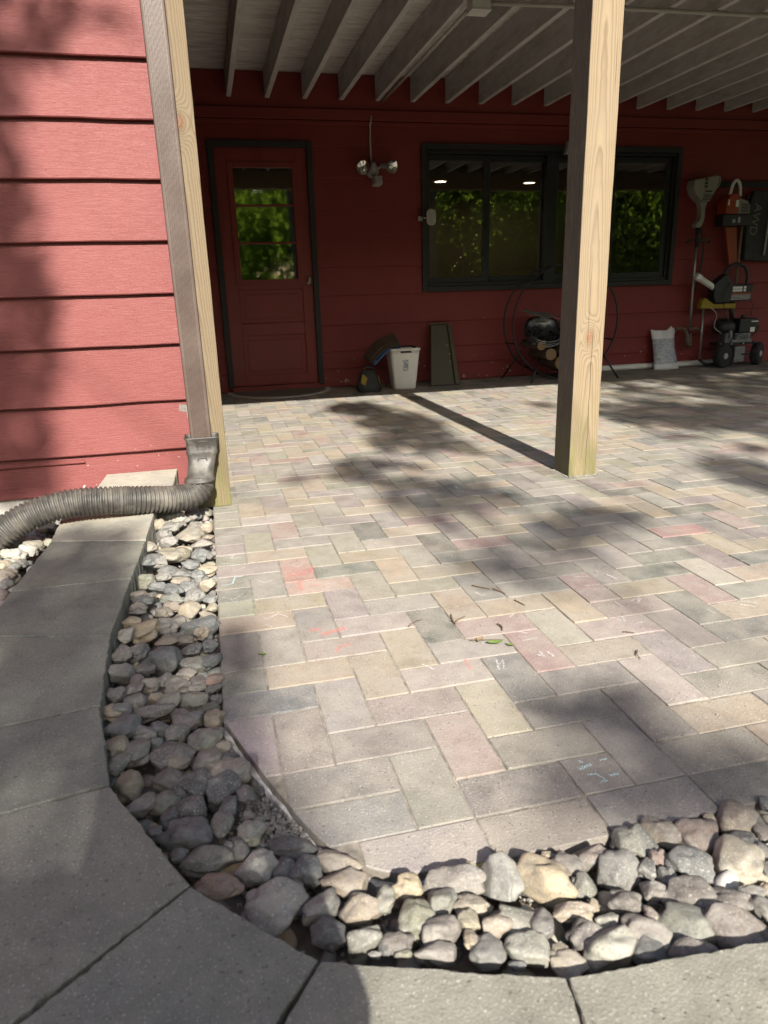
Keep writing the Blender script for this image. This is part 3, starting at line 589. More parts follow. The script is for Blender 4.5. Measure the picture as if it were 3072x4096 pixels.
WALLSHADE = [
(-0.669, 2.675, 0.133, 1.161, 1.9),
(-0.775, 1.687, 0.114, 1.331, 1.7),
(-0.496, 3.823, 0.18, 0.176, 1.6),
(-0.305, 3.893, 0.132, 0.118, 1.2),
(-0.138, 3.825, 0.084, 0.121, 0.8),
(-0.231, 3.699, 0.101, 0.102, -0.8),
(-0.217, 3.343, 0.209, 0.541, -1.2),
(-0.307, 2.42, 0.242, 0.741, -1.3),
(-0.155, 3.473, 0.052, 0.106, 0.6),
(-0.393, 1.913, 0.249, 0.263, -1.0),
(-0.608, 2.063, 0.093, 0.152, 0.6),
(-0.162, 2.026, 0.116, 0.105, 0.25),
(-0.053, 2.894, 0.11, 0.942, -1.2),
]
CHALK = [
('b', [(0.6335, -0.7122), (0.6393, -0.7221)], 0.004),
('b', [(0.6248, -0.7358), (0.6502, -0.7297)], 0.007),
('b', [(0.6311, -0.7534), (0.6467, -0.7564), (0.6489, -0.7655), (0.6537, -0.7725)], 0.004),
('b', [(0.668, -0.7667), (0.6845, -0.7657)], 0.006),
('b', [(0.6428, -0.7778), (0.6562, -0.7767)], 0.005),
('b', [(0.6734, -0.7228), (0.6859, -0.7234)], 0.005),
('w', [(0.014, 0.584), (0.0637, 0.5876), (0.0459, 0.5543), (0.083, 0.5568)], 0.005),
('w', [(0.0167, 0.5235), (0.0756, 0.4885)], 0.004),
('w', [(0.0496, 0.4342), (0.0902, 0.4611), (0.0478, 0.4928)], 0.003),
('w', [(0.0129, 0.3615), (0.047, 0.3671)], 0.004),
('b', [(0.0159, 0.3304), (0.0458, 0.335), (0.0554, 0.3853), (0.0784, 0.3864)], 0.005),
('w', [(0.0137, 0.2416), (0.0448, 0.2137), (0.0715, 0.2495)], 0.003),
('r', [(0.2221, 0.3471), (0.2902, 0.3575), (0.3022, 0.4022)], 0.012),
('r', [(0.2434, 0.2928), (0.2422, 0.2301)], 0.013),
('r', [(0.2711, 0.2501), (0.3008, 0.2467)], 0.008),
('r', [(0.5643, -0.2999), (0.5595, -0.3467)], 0.007),
('r', [(0.2577, -0.074), (0.32, -0.0562)], 0.02),
('r', [(0.2297, -0.0436), (0.2559, -0.0442)], 0.015),
('r', [(0.2757, -0.1754), (0.2891, -0.153), (0.3154, -0.1475)], 0.01),
('w', [(0.2395, 0.429), (0.2532, 0.4089), (0.2726, 0.4344)], 0.004),
('w', [(0.1183, 0.3487), (0.142, 0.3107), (0.1745, 0.335)], 0.004),
('w', [(0.4601, -0.2933), (0.4805, -0.3256)], 0.006),
('w', [(0.6336, -0.3206), (0.6215, -0.3651)], 0.005),
('w', [(0.6281, -0.3493), (0.6488, -0.3252), (0.6325, -0.3684)], 0.004),
('w', [(0.7386, -0.2056), (0.7598, -0.2192)], 0.006),
('w', [(0.7312, -0.2524), (0.7722, -0.2511)], 0.005),
('w', [(0.7364, -0.3264), (0.747, -0.3446), (0.7474, -0.3169)], 0.006),
('w', [(0.7645, -0.322), (0.7688, -0.3461)], 0.006),
('w', [(0.7549, -0.1202), (0.7705, -0.1091)], 0.006),
('w', [(1.0452, 0.0755), (1.0893, 0.0655)], 0.004),
('w', [(1.0445, 0.0067), (1.0868, 0.003)], 0.004),
('w', [(1.0549, -0.0249), (1.1005, -0.0355)], 0.004),
('w', [(1.1466, 0.0637), (1.1564, 0.0241)], 0.006),
('w', [(1.067, -0.118), (1.0691, -0.1524)], 0.005),
('w', [(1.1135, -0.1238), (1.1455, -0.1164), (1.1206, -0.1431)], 0.006),
('w', [(1.0157, -0.2158), (1.0262, -0.2342), (1.0359, -0.2065)], 0.005),
('w', [(1.0496, -0.2489), (1.0748, -0.2491)], 0.005),
('w', [(1.3758, -0.2307), (1.4024, -0.2554)], 0.004),
('w', [(1.3922, -0.2156), (1.4253, -0.2377)], 0.004),
('w', [(1.2738, -0.232), (1.2775, -0.2572)], 0.004),
('w', [(1.2955, 0.4272), (1.3326, 0.432)], 0.005),
('w', [(1.44, 0.437), (1.461, 0.4065)], 0.004),
('w', [(0.6911, 0.2842), (0.709, 0.263)], 0.005),
('w', [(0.7233, 0.2806), (0.7477, 0.255)], 0.005),
('w', [(0.6178, 0.1805), (0.6759, 0.1885)], 0.004),
('w', [(0.7242, 0.0602), (0.7304, 0.0362), (0.7427, 0.0288)], 0.005),
('w', [(0.8027, -0.0096), (0.8395, -0.0122)], 0.004),
('b', [(1.0478, 1.1656), (1.0466, 1.1224)], 0.01),
('w', [(1.0155, 1.2265), (1.0273, 1.2087)], 0.006),
('w', [(1.2531, 1.2342), (1.2765, 1.2021)], 0.006),
('b', [(1.2243, 1.0212), (1.2387, 0.9748)], 0.006),
('w', [(0.8572, 1.6932), (0.9074, 1.6348), (0.9228, 1.5958)], 0.006),
('w', [(0.699, 1.6787), (0.7605, 1.667)], 0.008),
('w', [(0.3411, 1.718), (0.3856, 1.7285)], 0.008),
('w', [(0.7282, 2.3394), (0.7523, 2.2919)], 0.008),
('w', [(0.534, 2.3776), (0.5917, 2.3174)], 0.006),
('w', [(1.1233, 2.6426), (1.1786, 2.6016)], 0.006),
('w', [(0.1705, 2.4823), (0.1938, 2.5113), (0.197, 2.4345)], 0.006),
('w', [(0.6404, -0.1972), (0.685, -0.2036)], 0.003),
('w', [(0.1217, 0.0582), (0.1574, 0.0794)], 0.004),
('w', [(0.1582, 0.0874), (0.1821, 0.0556)], 0.004),
('w', [(0.1192, 0.0277), (0.1372, 0.007)], 0.004),
]
# ------------------------------------------------------------------ ground
g = MB(); g.add([(-60,-60,-.1),(60,-60,-.1),(60,60,-.1),(-60,60,-.1)], [(0,1,2,3)])
t = NT('lawn_soil'); cw = t.coord('World'); n = t.noise(cw, 1.3, 6, .65); n2 = t.noise(cw, 30, 4)
M['lawn'] = t.fin(t.mix(t.rng(n, .4, .6), (.06,.075,.025), t.mix(n2, (.05,.04,.03), (.09,.10,.035))), .95, t.bump(n2, .8, .03))
tag(g.build('ground', M['lawn']), kind='structure')
# ------------------------------------------------------------------ patio of herringbone pavers
U = .1
CRV = [(p.x, p.y) for p in spline([(0,-.395,0),(.05,-.54,0),(.096,-.665,0),(.143,-.777,0),(.196,-.848,0),(.27,-.884,0),(.42,-.893,0)], 4)]
hull = []
for q in CRV:                                          # keep the corner convex
    while len(hull) > 1 and (hull[-1][0]-hull[-2][0])*(q[1]-hull[-2][1])-(hull[-1][1]-hull[-2][1])*(q[0]-hull[-2][0]) <= 0: hull.pop()
    hull.append(q)
CRV = hull
OUT = CRV+[(8,-.893),(8,4.79),(0,4.79)]
def clip(poly, out):
    for i in range(len(out)):
        ax, ay = out[i]; bx, by = out[(i+1)%len(out)]; res = []
        sd = lambda q: (bx-ax)*(q[1]-ay)-(by-ay)*(q[0]-ax)
        for j in range(len(poly)):
            a, b = poly[j], poly[(j+1)%len(poly)]; da, db = sd(a), sd(b)
            if da >= 0: res.append(a)
            if (da >= 0) != (db >= 0):
                k = da/(da-db); res.append((a[0]+(b[0]-a[0])*k, a[1]+(b[1]-a[1])*k))
        poly = res
        if not poly: return []
    return poly
pb = MB(); pb.prism([(x, y) for x, y in OUT], -.1, -.0025)
patio = tag(pb.build('patio', M['sand']), kind='structure')
bricks = []                                            # (col,row,w,h), rows run towards the camera
for r in range(-49, 10):
    for s in range(-1-((-1-(3-r)) % 4), 82):
        if (s-(3-r)) % 4 == 0: bricks.append((s, r, 2, 1))
        if (s-(5-r)) % 4 == 0:
            if s == 0: bricks += [(0, r, 1, 1), (0, r+1, 1, 1)]
            else: bricks.append((s, r, 1, 2))
drop = {(-1,0,2,1),(0,1,1,1),(0,2,1,1),(-1,4,2,1),(0,5,1,1),(0,6,1,1)}
bricks = [(b[0], b[1], b[2], 1) if b[1] == 7 and b[3] == 2 else b for b in bricks if b[1] < 8 and b[:2] not in ((0,7),(2,7))]+[(1,7,2,1)]+[(k, 8, 2, 1) for k in range(2, 82, 2)]
bricks = [b for b in bricks if b not in drop and b[0]+b[2] > 0]+[(0,0,1,2),(0,2,1,1),(0,4,1,2),(0,6,1,1)]
TAN, GRY, OLV, PNK, DRK, PUR, LGT, BLU = (.285,.235,.172),(.205,.195,.172),(.22,.208,.16),(.258,.180,.162),(.112,.115,.10),(.212,.184,.176),(.29,.265,.232),(.155,.155,.145)
PAL = [TAN]*7+[GRY]*6+[OLV]*4+[PNK]*2+[DRK]*2+[PUR]*4+[LGT]*2+[BLU]*2
KN = {(5,2):(.235,.225,.20),(7,2):PNK,(8,3):(.29,.245,.19),(4,3):(.28,.235,.225),(6,3):(.145,.143,.134),(7,4):(.18,.17,.155),(5,4):(.29,.255,.19),(6,5):(.145,.14,.13),(9,4):LGT,(8,5):(.14,.13,.122),(9,6):TAN,(10,5):(.20,.185,.165),
 (5,6):(.22,.20,.165),(4,5):(.26,.20,.19),(2,5):(.185,.16,.15),(7,6):(.19,.183,.172),(8,7):(.215,.20,.17),(3,6):(.225,.21,.185),(4,7):(.16,.145,.138),(1,7):(.195,.19,.172),(2,8):(.25,.225,.21),(4,8):(.18,.16,.146),(6,8):(.145,.14,.136),(8,8):(.145,.143,.128),(6,7):(.21,.18,.175),
 (3,4):(.245,.215,.195),(2,3):(.215,.208,.185),(1,4):(.20,.175,.16),(0,3):(.14,.145,.142),(1,0):(.205,.19,.16),(2,1):(.28,.225,.20),(1,2):TAN,(3,2):(.30,.265,.20),(4,1):(.30,.25,.19),(6,1):(.26,.20,.185),(8,1):(.25,.238,.205),(9,2):(.255,.21,.20),(11,2):PUR,(12,3):(.115,.12,.105),(10,3):(.26,.235,.22),(11,4):(.23,.21,.18),
 (0,0):(.145,.14,.134),(0,2):(.115,.12,.105),(0,4):(.245,.21,.215),(1,6):(.175,.16,.15),(3,-4):(.13,.14,.118),(2,-5):(.33,.19,.17),(3,-6):OLV,(4,-7):(.23,.225,.17),(5,-8):DRK,(7,-6):DRK,(6,-7):TAN,(10,-9):PNK,(7,-4):(.155,.155,.136),(6,-5):LGT,(9,-4):(.18,.16,.155),(8,-3):(.17,.15,.148),(10,-3):(.22,.18,.165),(12,-3):PUR,(13,-2):DRK,(12,-1):DRK,(15,-4):(.26,.15,.135),(14,-3):(.15,.152,.132),(13,-4):(.165,.145,.142),(11,-2):(.24,.21,.20),(10,-1):(.25,.19,.18),(11,0):TAN,(9,0):TAN,(10,1):(.26,.20,.19),(12,1):(.15,.15,.132),(13,2):TAN,(11,-6):(.16,.155,.155),(9,-6):TAN,(8,-7):PUR,(2,-7):PUR,(1,-8):OLV,(1,-6):TAN,(2,-9):PNK,(12,-11):DRK,(2,-1):PUR,(0,-1):TAN,(1,-2):TAN,(3,-2):PUR,(3,0):(.29,.26,.245),(2,-3):(.31,.23,.20)}
def tint(b):
    rr = random.Random(b[0]*977+b[1]*131+b[2]); c = KN.get((b[0], b[1])) or rr.choice(PAL); k = rr.uniform(.88, 1.12)
    return tuple(min(1, v*k*rr.uniform(.96, 1.04)) for v in c)
def project(x, y, z=0):
    d = Vector((x, y, z))-CAM; w = d.dot(fw)
    if w < .1: return None
    return 1536+2834.9*d.dot(rt)/w, 2048-2834.9*d.dot(up)/w, w
def paver_geo(poly, ch=.0022, th=.06):
    n = len(poly); cx = sum(p[0] for p in poly)/n; cy = sum(p[1] for p in poly)/n
    ins = []
    for i in range(n):                                # inset each corner along the bisector
        p0, p1, p2 = Vector(poly[i-1]), Vector(poly[i]), Vector(poly[(i+1)%n])
        a = (p1-p0).normalized(); b = (p2-p1).normalized(); n1 = Vector((-a.y, a.x)); n2 = Vector((-b.y, b.x)); m = (n1+n2)
        m = m.normalized() if m.length > 1e-6 else n1; ins.append(p1+m*ch/max(m.dot(n1), .4))
    vs = [(x, y, -th) for x, y in poly]+[(x, y, -.0012) for x, y in poly]+[(q.x, q.y, 0) for q in ins]
    fs = [tuple(range(2*n, 3*n))]+[(i, (i+1)%n, n+(i+1)%n, n+i) for i in range(n)]+[(n+i, n+(i+1)%n, 2*n+(i+1)%n, 2*n+i) for i in range(n)]
    return vs, fs
items = []
for b in bricks:
    c, r, w, h = b; j = .0019
    poly = [(c*U+j, -(r+h)*U+j), ((c+w)*U-j, -(r+h)*U+j), ((c+w)*U-j, -r*U-j), (c*U+j, -r*U-j)]
    q = clip(poly, [(OUT[0][0]+.0005, OUT[0][1])]+OUT[1:-1]+[(.0005, 4.79)])
    if len(q) < 3: continue
    qq = [q[0]]
    for pnt in q[1:]:
        if (Vector(pnt)-Vector(qq[-1])).length > .004: qq.append(pnt)
    if len(qq) > 3 and (Vector(qq[0])-Vector(qq[-1])).length < .004: qq.pop()
    area = abs(sum(qq[i][0]*qq[(i+1)%len(qq)][1]-qq[(i+1)%len(qq)][0]*qq[i][1] for i in range(len(qq))))/2
    if area < .0012 or len(qq) < 3: continue
    cx = sum(p[0] for p in qq)/len(qq); cy = sum(p[1] for p in qq)/len(qq)
    pr = project(cx, cy); vis = 0
    if pr and -120 < pr[0] < 3192 and pr[1] < 4200: vis = area/pr[2]**3
    items.append((vis, b, qq, (cx, cy), len(qq) == 4 and abs(area-(w*U-2*j)*(h*U-2*j)) < 1e-6))
items.sort(key=lambda i: -i[0])
shared = {}
far = MB(); fcol = []
for k, (vis, b, q, (cx, cy), whole) in enumerate(items):
    rr = random.Random(k); dz = rr.uniform(-.0014, .0014)
    if k < 300:
        key = (b[2], b[3]) if whole else k
        if key not in shared:
            vs, fs = paver_geo([(x-cx, y-cy) for x, y in q]); me = bpy.data.meshes.new('paver'); me.from_pydata(vs, [], fs); me.materials.append(M['paver']); shared[key] = me
        o = bpy.data.objects.new('paver', shared[key]); COL.objects.link(o); o.parent = patio; o.location = (cx, cy, dz)
        o.rotation_euler = (rr.uniform(-.006,.006), rr.uniform(-.006,.006), rr.uniform(-.006,.006)); o.color = (*tint(b), 1)
    else:
        vs, fs = paver_geo(q); far.add([(x, y, z+dz) for x, y, z in vs], fs); fcol += [tint(b)]*len(fs)
fo = far.build('distant_pavers', M['paver_far'], patio); tag(fo, kind='stuff')
at = fo.data.color_attributes.new('tint', 'FLOAT_COLOR', 'CORNER')
buf = []
for p_, c in zip(fo.data.polygons, fcol): buf += [*c, 1]*p_.loop_total
at.data.foreach_set('color', buf)
# concrete haunch holding the rounded corner
er = MB(); arc = [Vector((p.x, p.y)) for p in spline([(*q, 0) for q in CRV], 2)]
ri = []
for i, p_ in enumerate(arc):
    tg = (arc[min(i+1, len(arc)-1)]-arc[max(i-1, 0)]).normalized(); nn = Vector((tg.y, -tg.x)); w = .008+.010*noise.noise(Vector((i*.5, 0, 3)))
    a = p_-nn*.03; b_ = p_+nn*w; zt = -.020+.014*noise.noise(Vector((i*.7, 5, 0)))
    ri.append([Vector((a.x, a.y, -.1)), Vector((a.x, a.y, zt)), Vector((b_.x, b_.y, zt)), Vector((b_.x+nn.x*.004, b_.y+nn.y*.004, -.1))])
er.rings(ri).build('edge_restraint', M['mortar'], patio)
# ------------------------------------------------------------------ slab path
path = bpy.data.objects.new('path', None); COL.objects.link(path); tag(path, kind='structure')
def slab(poly, z0, z1, parent, col, name='slab', ch=.0022, jit=.0010, seed=0):
    rr = random.Random(seed); pts = []
    for i in range(len(poly)):
        a, b = Vector(poly[i])*U, Vector(poly[(i+1)%len(poly)])*U; L = (b-a).length; m = max(2, int(L/.009)); nn = Vector((-(b-a).y, (b-a).x)).normalized()
        for k in range(m): pts.append(a+(b-a)*k/m+nn*(noise.noise(Vector((a.x*9+k*.35, a.y*9, seed*3.1)))*jit*2+rr.uniform(-.5, .5)*jit+.0006))
    n = len(pts); c = sum(pts, Vector((0,0)))/n; vs = []
    for lev in range(4):
        for p_ in pts:
            d = (c-p_).normalized()
            if lev == 0: vs.append((p_.x, p_.y, z0))
            elif lev == 1: q = p_+d*rr.uniform(.0, .004); vs.append((q.x, q.y, (z0+z1)/2))
            elif lev == 2: q = p_+d*rr.uniform(-.001, .002); vs.append((q.x, q.y, z1-ch*rr.uniform(.7, 1.4)))
            else: q = p_+d*ch*rr.uniform(.6, 1.5); vs.append((q.x, q.y, z1))
    fs = [(l*n+i, l*n+(i+1)%n, (l+1)*n+(i+1)%n, (l+1)*n+i) for l in range(3) for i in range(n)]+[tuple(range(3*n, 4*n))]
    mb = MB(); mb.add(vs, fs); o = mb.build(name, M['slab'], parent); o.color = (*col, 1)
    for p_ in o.data.polygons: p_.use_smooth = False
    return o
G1, G2, G3 = (.168,.170,.150), (.153,.156,.140), (.172,.169,.150)
SL = [([(-5.4,10.35),(-1.6,10.35),(-1.45,13.65),(-5.3,13.65)],G3),
 ([(-5.32,7.3),(-2.2,6.4),(-2.1,10.3),(-5.46,10.3)],(.30,.285,.245)), ([(-5.57,3.05),(-2.35,3.05),(-2.2,6.35),(-5.3,7.25)],G1), ([(-5.65,0.25),(-2.5,-.65),(-2.35,3.0),(-5.57,3.0)],G2),
 ([(-5.8,-4.25),(-2.33,-3.8),(-2.5,-.7),(-5.65,.2)],G1), ([(-5.3,-6.95),(-1.85,-6.38),(-2.33,-3.85),(-5.8,-4.3)],G2), ([(-4.6,-9.6),(-3.2,-11.0),(-.52,-8.9),(-1.85,-6.43),(-5.3,-7.0)],G3),
 ([(-3.15,-11.05),(-.95,-12.9),(1.01,-10.5),(-.505,-8.94)],G1), ([(-.9,-12.95),(3.2,-14.9),(3.8,-11.5),(1.045,-10.53)],G3), ([(3.21,-14.95),(7.0,-15.2),(6.9,-11.72),(3.812,-11.5)],G3), ([(7.01,-15.2),(11,-15.2),(10.5,-11.5),(6.912,-11.72)],G2), ([(11.05,-15.2),(15,-15),(14.5,-11.4),(10.55,-11.5)],G1)]
for i, (p_, c) in enumerate(SL): slab(p_, -.07, .07 if i else .068, path, c, seed=i+1)
blk = slab([(-4.35,10.9),(-1.42,10.45),(-1.34,13.6),(-4.2,13.6)], .0695, .138, None, (.29,.275,.24), 'concrete_block', seed=40)
tag(blk, 'weathered concrete block lying on the path against the red wall behind the corrugated hose', 'concrete block')
# ------------------------------------------------------------------ stone bed
sb = MB(); nx, ny = 60, 60
vs = []
for i in range(nx+1):
    for j in range(ny+1):
        x = -1.5+3.4*i/nx; y = -1.6+3.0*j/ny; vs.append((x, y, -.050+.028*min(1, max(0, (-y-.86)/.2))+.012*noise.noise(Vector((x*9, y*9, 0)))+.02*math.exp(-((x-.12)/.1)**2-((y+.72)/.1)**2)))
sb.add(vs, [(i*(ny+1)+j, (i+1)*(ny+1)+j, (i+1)*(ny+1)+j+1, i*(ny+1)+j+1) for i in range(nx) for j in range(ny)])
bed = tag(sb.build('stone_bed', M['soil'], smooth=True), kind='structure')
def rock_mesh(seed, sub=4):
    rr = random.Random(seed); bm = bmesh.new(); bmesh.ops.create_icosphere(bm, subdivisions=sub, radius=1)
    e = rr.uniform(1.9, 3.4); off = Vector((seed*7.3, seed*1.7, 3)); cuts = []
    flat = rr.choice((.5, .65, .8, .92))
    for _ in range(rr.randint(3, 7)):
        d = Vector((rr.gauss(0,1), rr.gauss(0,1), rr.gauss(0,1))).normalized(); cuts.append((d, rr.uniform(.58, .86)))
    for v in bm.verts:
        d = v.co.normalized(); k = (abs(d.x)**e+abs(d.y)**e+abs(d.z)**e)**(-1/e); k = .4+.6*k
        k *= 1+.34*noise.noise(d*1.3+off)+.17*noise.noise(d*2.6+off)
        q = d*k
        for cd, cl in cuts:
            s_ = q.dot(cd)
            if s_ > cl: q -= cd*(s_-cl)*flat
        q *= 1+.012*noise.noise(q*7+off)
        v.co = q
    ex = max(abs(v.co.x) for v in bm.verts), max(abs(v.co.y) for v in bm.verts), max(abs(v.co.z) for v in bm.verts)
    for v in bm.verts: v.co = Vector((v.co.x/ex[0], v.co.y/ex[1], v.co.z/ex[2]))
    me = bpy.data.meshes.new('stone'); bm.to_mesh(me); bm.free(); me.materials.append(M['stone'])
    me.polygons.foreach_set('use_smooth', [True]*len(me.polygons)); return me
ROCK = [rock_mesh(i+3) for i in range(26)]
for k, (x, y, z, a, b, c, ang, *cc) in enumerate(STONES):
    rr = random.Random(k*5+1)
    o = bpy.data.objects.new('stone', ROCK[rr.randrange(len(ROCK))]); COL.objects.link(o); o.parent = bed
    o.location = (x, y, z); o.scale = (a*1.13, b*1.14, min(c, .82*a)*1.06); o.rotation_euler = (rr.uniform(-.15,.15), R(ang)*.6+rr.uniform(-.1,.1), -YAW-R(ang)*.5+rr.choice((0, math.pi))+rr.uniform(-.15,.15))
    v = rr.uniform(.9, 1.1); o.color = (cc[0]*v, cc[1]*v, cc[2]*v, 1)
def inpoly(x, y, P):
    r_ = False; j = len(P)-1
    for i in range(len(P)):
        if (P[i][1] > y) != (P[j][1] > y) and x < (P[j][0]-P[i][0])*(y-P[i][1])/(P[j][1]-P[i][1])+P[i][0]: r_ = not r_
        j = i
    return r_
STRIP = [(-.22,1.2),(-.25,-.07),(-.233,-.385),(-.185,-.641),(-.05,-.893),(.1,-1.05),(.38,-1.15),(.63,-1.175),(1.4,-1.15),(1.4,-.9),(.42,-.905),(.266,-.9),(.196,-.87),(.145,-.8),(.094,-.68),(-.01,-.4),(-.01,1.18)]
LEFTBED = [(-1.4,.2),(-.575,.2),(-.555,1.36),(-1.4,1.36)]
peb = MB(); bmr = []
for i in range(6):
    me = rock_mesh(60+i, 2); bmr.append(([v.co.copy() for v in me.vertices], [tuple(p_.vertices) for p_ in me.polygons]))
pcol = []
def pebble(x, y, z, s, rr):
    vs, fs = rr.choice(bmr); m = Matrix.Translation((x, y, z))@Matrix.Rotation(rr.uniform(0, 6.3), 4, 'Z')@Matrix.Diagonal((s, s*rr.uniform(.6,1), s*rr.uniform(.45,.8), 1))
    peb.add([m@v for v in vs], fs)
    c = rr.choice([(.22,.215,.205),(.14,.15,.155),(.09,.09,.09),(.33,.28,.2),(.24,.19,.18),(.22,.22,.17),(.42,.41,.38)]); pcol.extend([c]*len(fs))
rr = random.Random(11); cnt = 0
while cnt < 620:
    x, y = rr.uniform(-.26, 1.4), rr.uniform(-1.2, 1.2)
    if inpoly(x, y, STRIP): pebble(x, y, rr.uniform(-.048, -.02)+.028*min(1, max(0, (-y-.86)/.2)), rr.uniform(.010, .026), rr); cnt += 1
cnt = 0
while cnt < 240:
    x, y = rr.uniform(-1.4, -.55), rr.uniform(.2, 1.36)
    if inpoly(x, y, LEFTBED): pebble(x, y, rr.uniform(-.045, .0), rr.uniform(.022, .045), rr); cnt += 1
M['pebble'] = None
t = NT('pebble_stone'); cw = t.coord('World'); nn_ = t.noise(cw, 180, 4, .65); a_ = t.n('Attribute', attribute_name='tint').outputs['Color']
M['pebble'] = t.fin(t.mix(t.rng(nn_, .4, .7, 0, .4), a_, (.4,.38,.33)), .8, t.bump(nn_, .4, .003))
po = peb.build('pebbles', M['pebble'], bed, smooth=True); tag(po, kind='stuff')
at = po.data.color_attributes.new('tint', 'FLOAT_COLOR', 'CORNER'); buf = []
for p_, c in zip(po.data.polygons, pcol): buf += [*c, 1]*p_.loop_total
at.data.foreach_set('color', buf)
gr = MB(); vs0 = [Vector(v) for v in ((1,0,0),(-1,0,0),(0,1,0),(0,-1,0),(0,0,1),(0,0,-1))]; fs0 = [(0,2,4),(2,1,4),(1,3,4),(3,0,4),(2,0,5),(1,2,5),(3,1,5),(0,3,5)]
for k in range(8200):                                  # grit washed out along the patio edge
    if k < 1500: x, y = rr.gauss(.10, .045), rr.gauss(-.74, .06)
    elif k < 3200: x, y = rr.uniform(.2, 1.4), -.9-abs(rr.gauss(0, .035))
    elif k < 3700: x, y = -abs(rr.gauss(0,.02)), rr.uniform(-.4, 1.15)
    else:
        x, y = rr.uniform(-.26, 1.4), rr.uniform(-1.2, 1.2)
    if not inpoly(x, y, STRIP): continue
    s = rr.uniform(.0015, .006); m = Matrix.Translation((x, y, -.04+.028*min(1, max(0, (-y-.86)/.2))+.02*math.exp(-((x-.12)/.1)**2-((y+.72)/.1)**2)+rr.uniform(0, .012)))@Matrix.Rotation(rr.uniform(0,6), 4, 'X')@Matrix.Rotation(rr.uniform(0,6), 4, 'Z')
    gr.add([m@(v*s*rr.uniform(.7,1.3)) for v in vs0], fs0)
tag(gr.build('gravel', M['gravel'], bed), kind='stuff')
# sandy mound under the washed-out corner
sm = MB(); N = 22; vs = []
for i in range(N+1):
    for j in range(N+1):
        x = -.03+.30*i/N; y = -.98+.42*j/N; dd = min(1, max(0, 1-abs((x-.10)*1.0+(y+.74)*.45)/.11)); vs.append((x, y, -.085+.045*dd+.006*noise.noise(Vector((x*40, y*40, 1)))))
sm.add(vs, [(i*(N+1)+j, (i+1)*(N+1)+j, (i+1)*(N+1)+j+1, i*(N+1)+j+1) for i in range(N) for j in range(N)])
tag(sm.build('washed_sand', M['gravel'], bed, smooth=True), kind='stuff')
# ------------------------------------------------------------------ house
house = thing('house', (0,4.8,0), 'red clapboard house with a covered door and long dark window', 'house')
def board(parent, x0, x1, z0, z1, y, th0, th1, mat, seed, name='siding_board', jit=.0018):
    n = max(2, int((x1-x0)/.08)); lo = []; 
    mb = MB(); rs = []
    for i in range(n+1):
        x = x0+(x1-x0)*i/n; e = jit*2*noise.noise(Vector((x*4, seed*3.7, 1)))+jit*noise.noise(Vector((x*17, seed, 4))); ya = .0025*noise.noise(Vector((x*2.1, seed*2.3, 9)))
        rs.append([Vector((x, y, z0+e)), Vector((x, y-th0+ya+.003, z0+e)), Vector((x, y-th0+ya, z0+e+.004)), Vector((x, y-th1+ya*.4, z1)), Vector((x, y, z1))])
    return mb.rings(rs).build(name, mat, parent)
# wing: solid body, foundation, boards
w_ = MB(); w_.box((-6,1.402,.05),(.062,4.8,5.2)); w_.build('wall', M['red'], house)
w_ = MB(); w_.box((-6,1.398,-.1),(.06,1.6,.075)); w_.build('foundation', M['foundation'], house)
zl = [.057,.222,.427,.655,.853,1.05,1.269,1.474,1.677]
while zl[-1] < 3.2: zl.append(zl[-1]+.205)
for i in range(len(zl)-1):
    board(house, -3.6, .064, zl[i], zl[i+1]+.012, 1.40, .030 if i else .022, .006, M['red'], i)
board(house, -3.6, -.5, .188, .203, 1.381, .004, .003, M['red'], 77, jit=.001)
nh = MB(); rr = random.Random(9)
for i in range(len(zl)-1):
    for k in range(8):
        x = -2.9+.406*k+rr.uniform(-.02,.02); zc = zl[i]+.03+rr.uniform(-.004,.004); yc = 1.40-(.030 if i else .022)+.0035
        nh.lathe([(0,-.001),(.0042,-.001),(.0048,.004)], Matrix.Translation((x,yc,zc))@Matrix.Rotation(R(90),4,'X')@Matrix.Rotation(math.pi,4,'X'), 8)
tag(nh.build('nail_heads', M['red'], house), kind='stuff')
# back wall with openings for door and window
b_ = MB()
WX0, WX1, WZ0, WZ1 = 1.995, 4.55, .815, 2.03
DX0, DX1, DZ1 = .236, .995, 1.985
b_.box((.06,4.802,-.05),(DX0,4.95,5)); b_.box((DX0,4.802,DZ1),(DX1,4.95,5)); b_.box((DX1,4.802,-.05),(WX0,4.95,5)); b_.box((WX0,4.802,-.05),(WX1,4.95,WZ0)); b_.box((WX0,4.802,WZ1),(WX1,4.95,5)); b_.box((WX1,4.802,-.05),(11,4.95,5))
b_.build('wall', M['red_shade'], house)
zb = [0.005,.163,.315,.547,.80,1.04,1.28,1.52,1.76,2.0,2.19]
for i in range(len(zb)-1):
    z0, z1 = zb[i], zb[i+1]; cuts = [(.06, 11)]
    if z0 < DZ1: cuts = [(.06, .186), (1.043, 11)]
    if z1 > WZ0+.05 and z0 < WZ1-.03: cuts = [c for a in cuts for c in ([a] if a[0] > 4 or a[1] < 1.5 else [(a[0], WX0), (WX1, a[1])])]
    for k, (a, c) in enumerate(cuts):
        if z0 < DZ1 < z1: a = a
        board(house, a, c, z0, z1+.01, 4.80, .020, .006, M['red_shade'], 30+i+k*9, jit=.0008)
# ledger and frieze under the joists
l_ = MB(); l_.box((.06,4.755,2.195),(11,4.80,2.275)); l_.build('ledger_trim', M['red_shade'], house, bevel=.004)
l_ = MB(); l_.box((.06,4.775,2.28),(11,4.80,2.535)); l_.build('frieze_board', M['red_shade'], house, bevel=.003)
l_ = MB(); l_.box((.06,4.77,2.16),(11,4.80,2.19)); l_.build('lower_trim', M['red_shade'], house, bevel=.003)
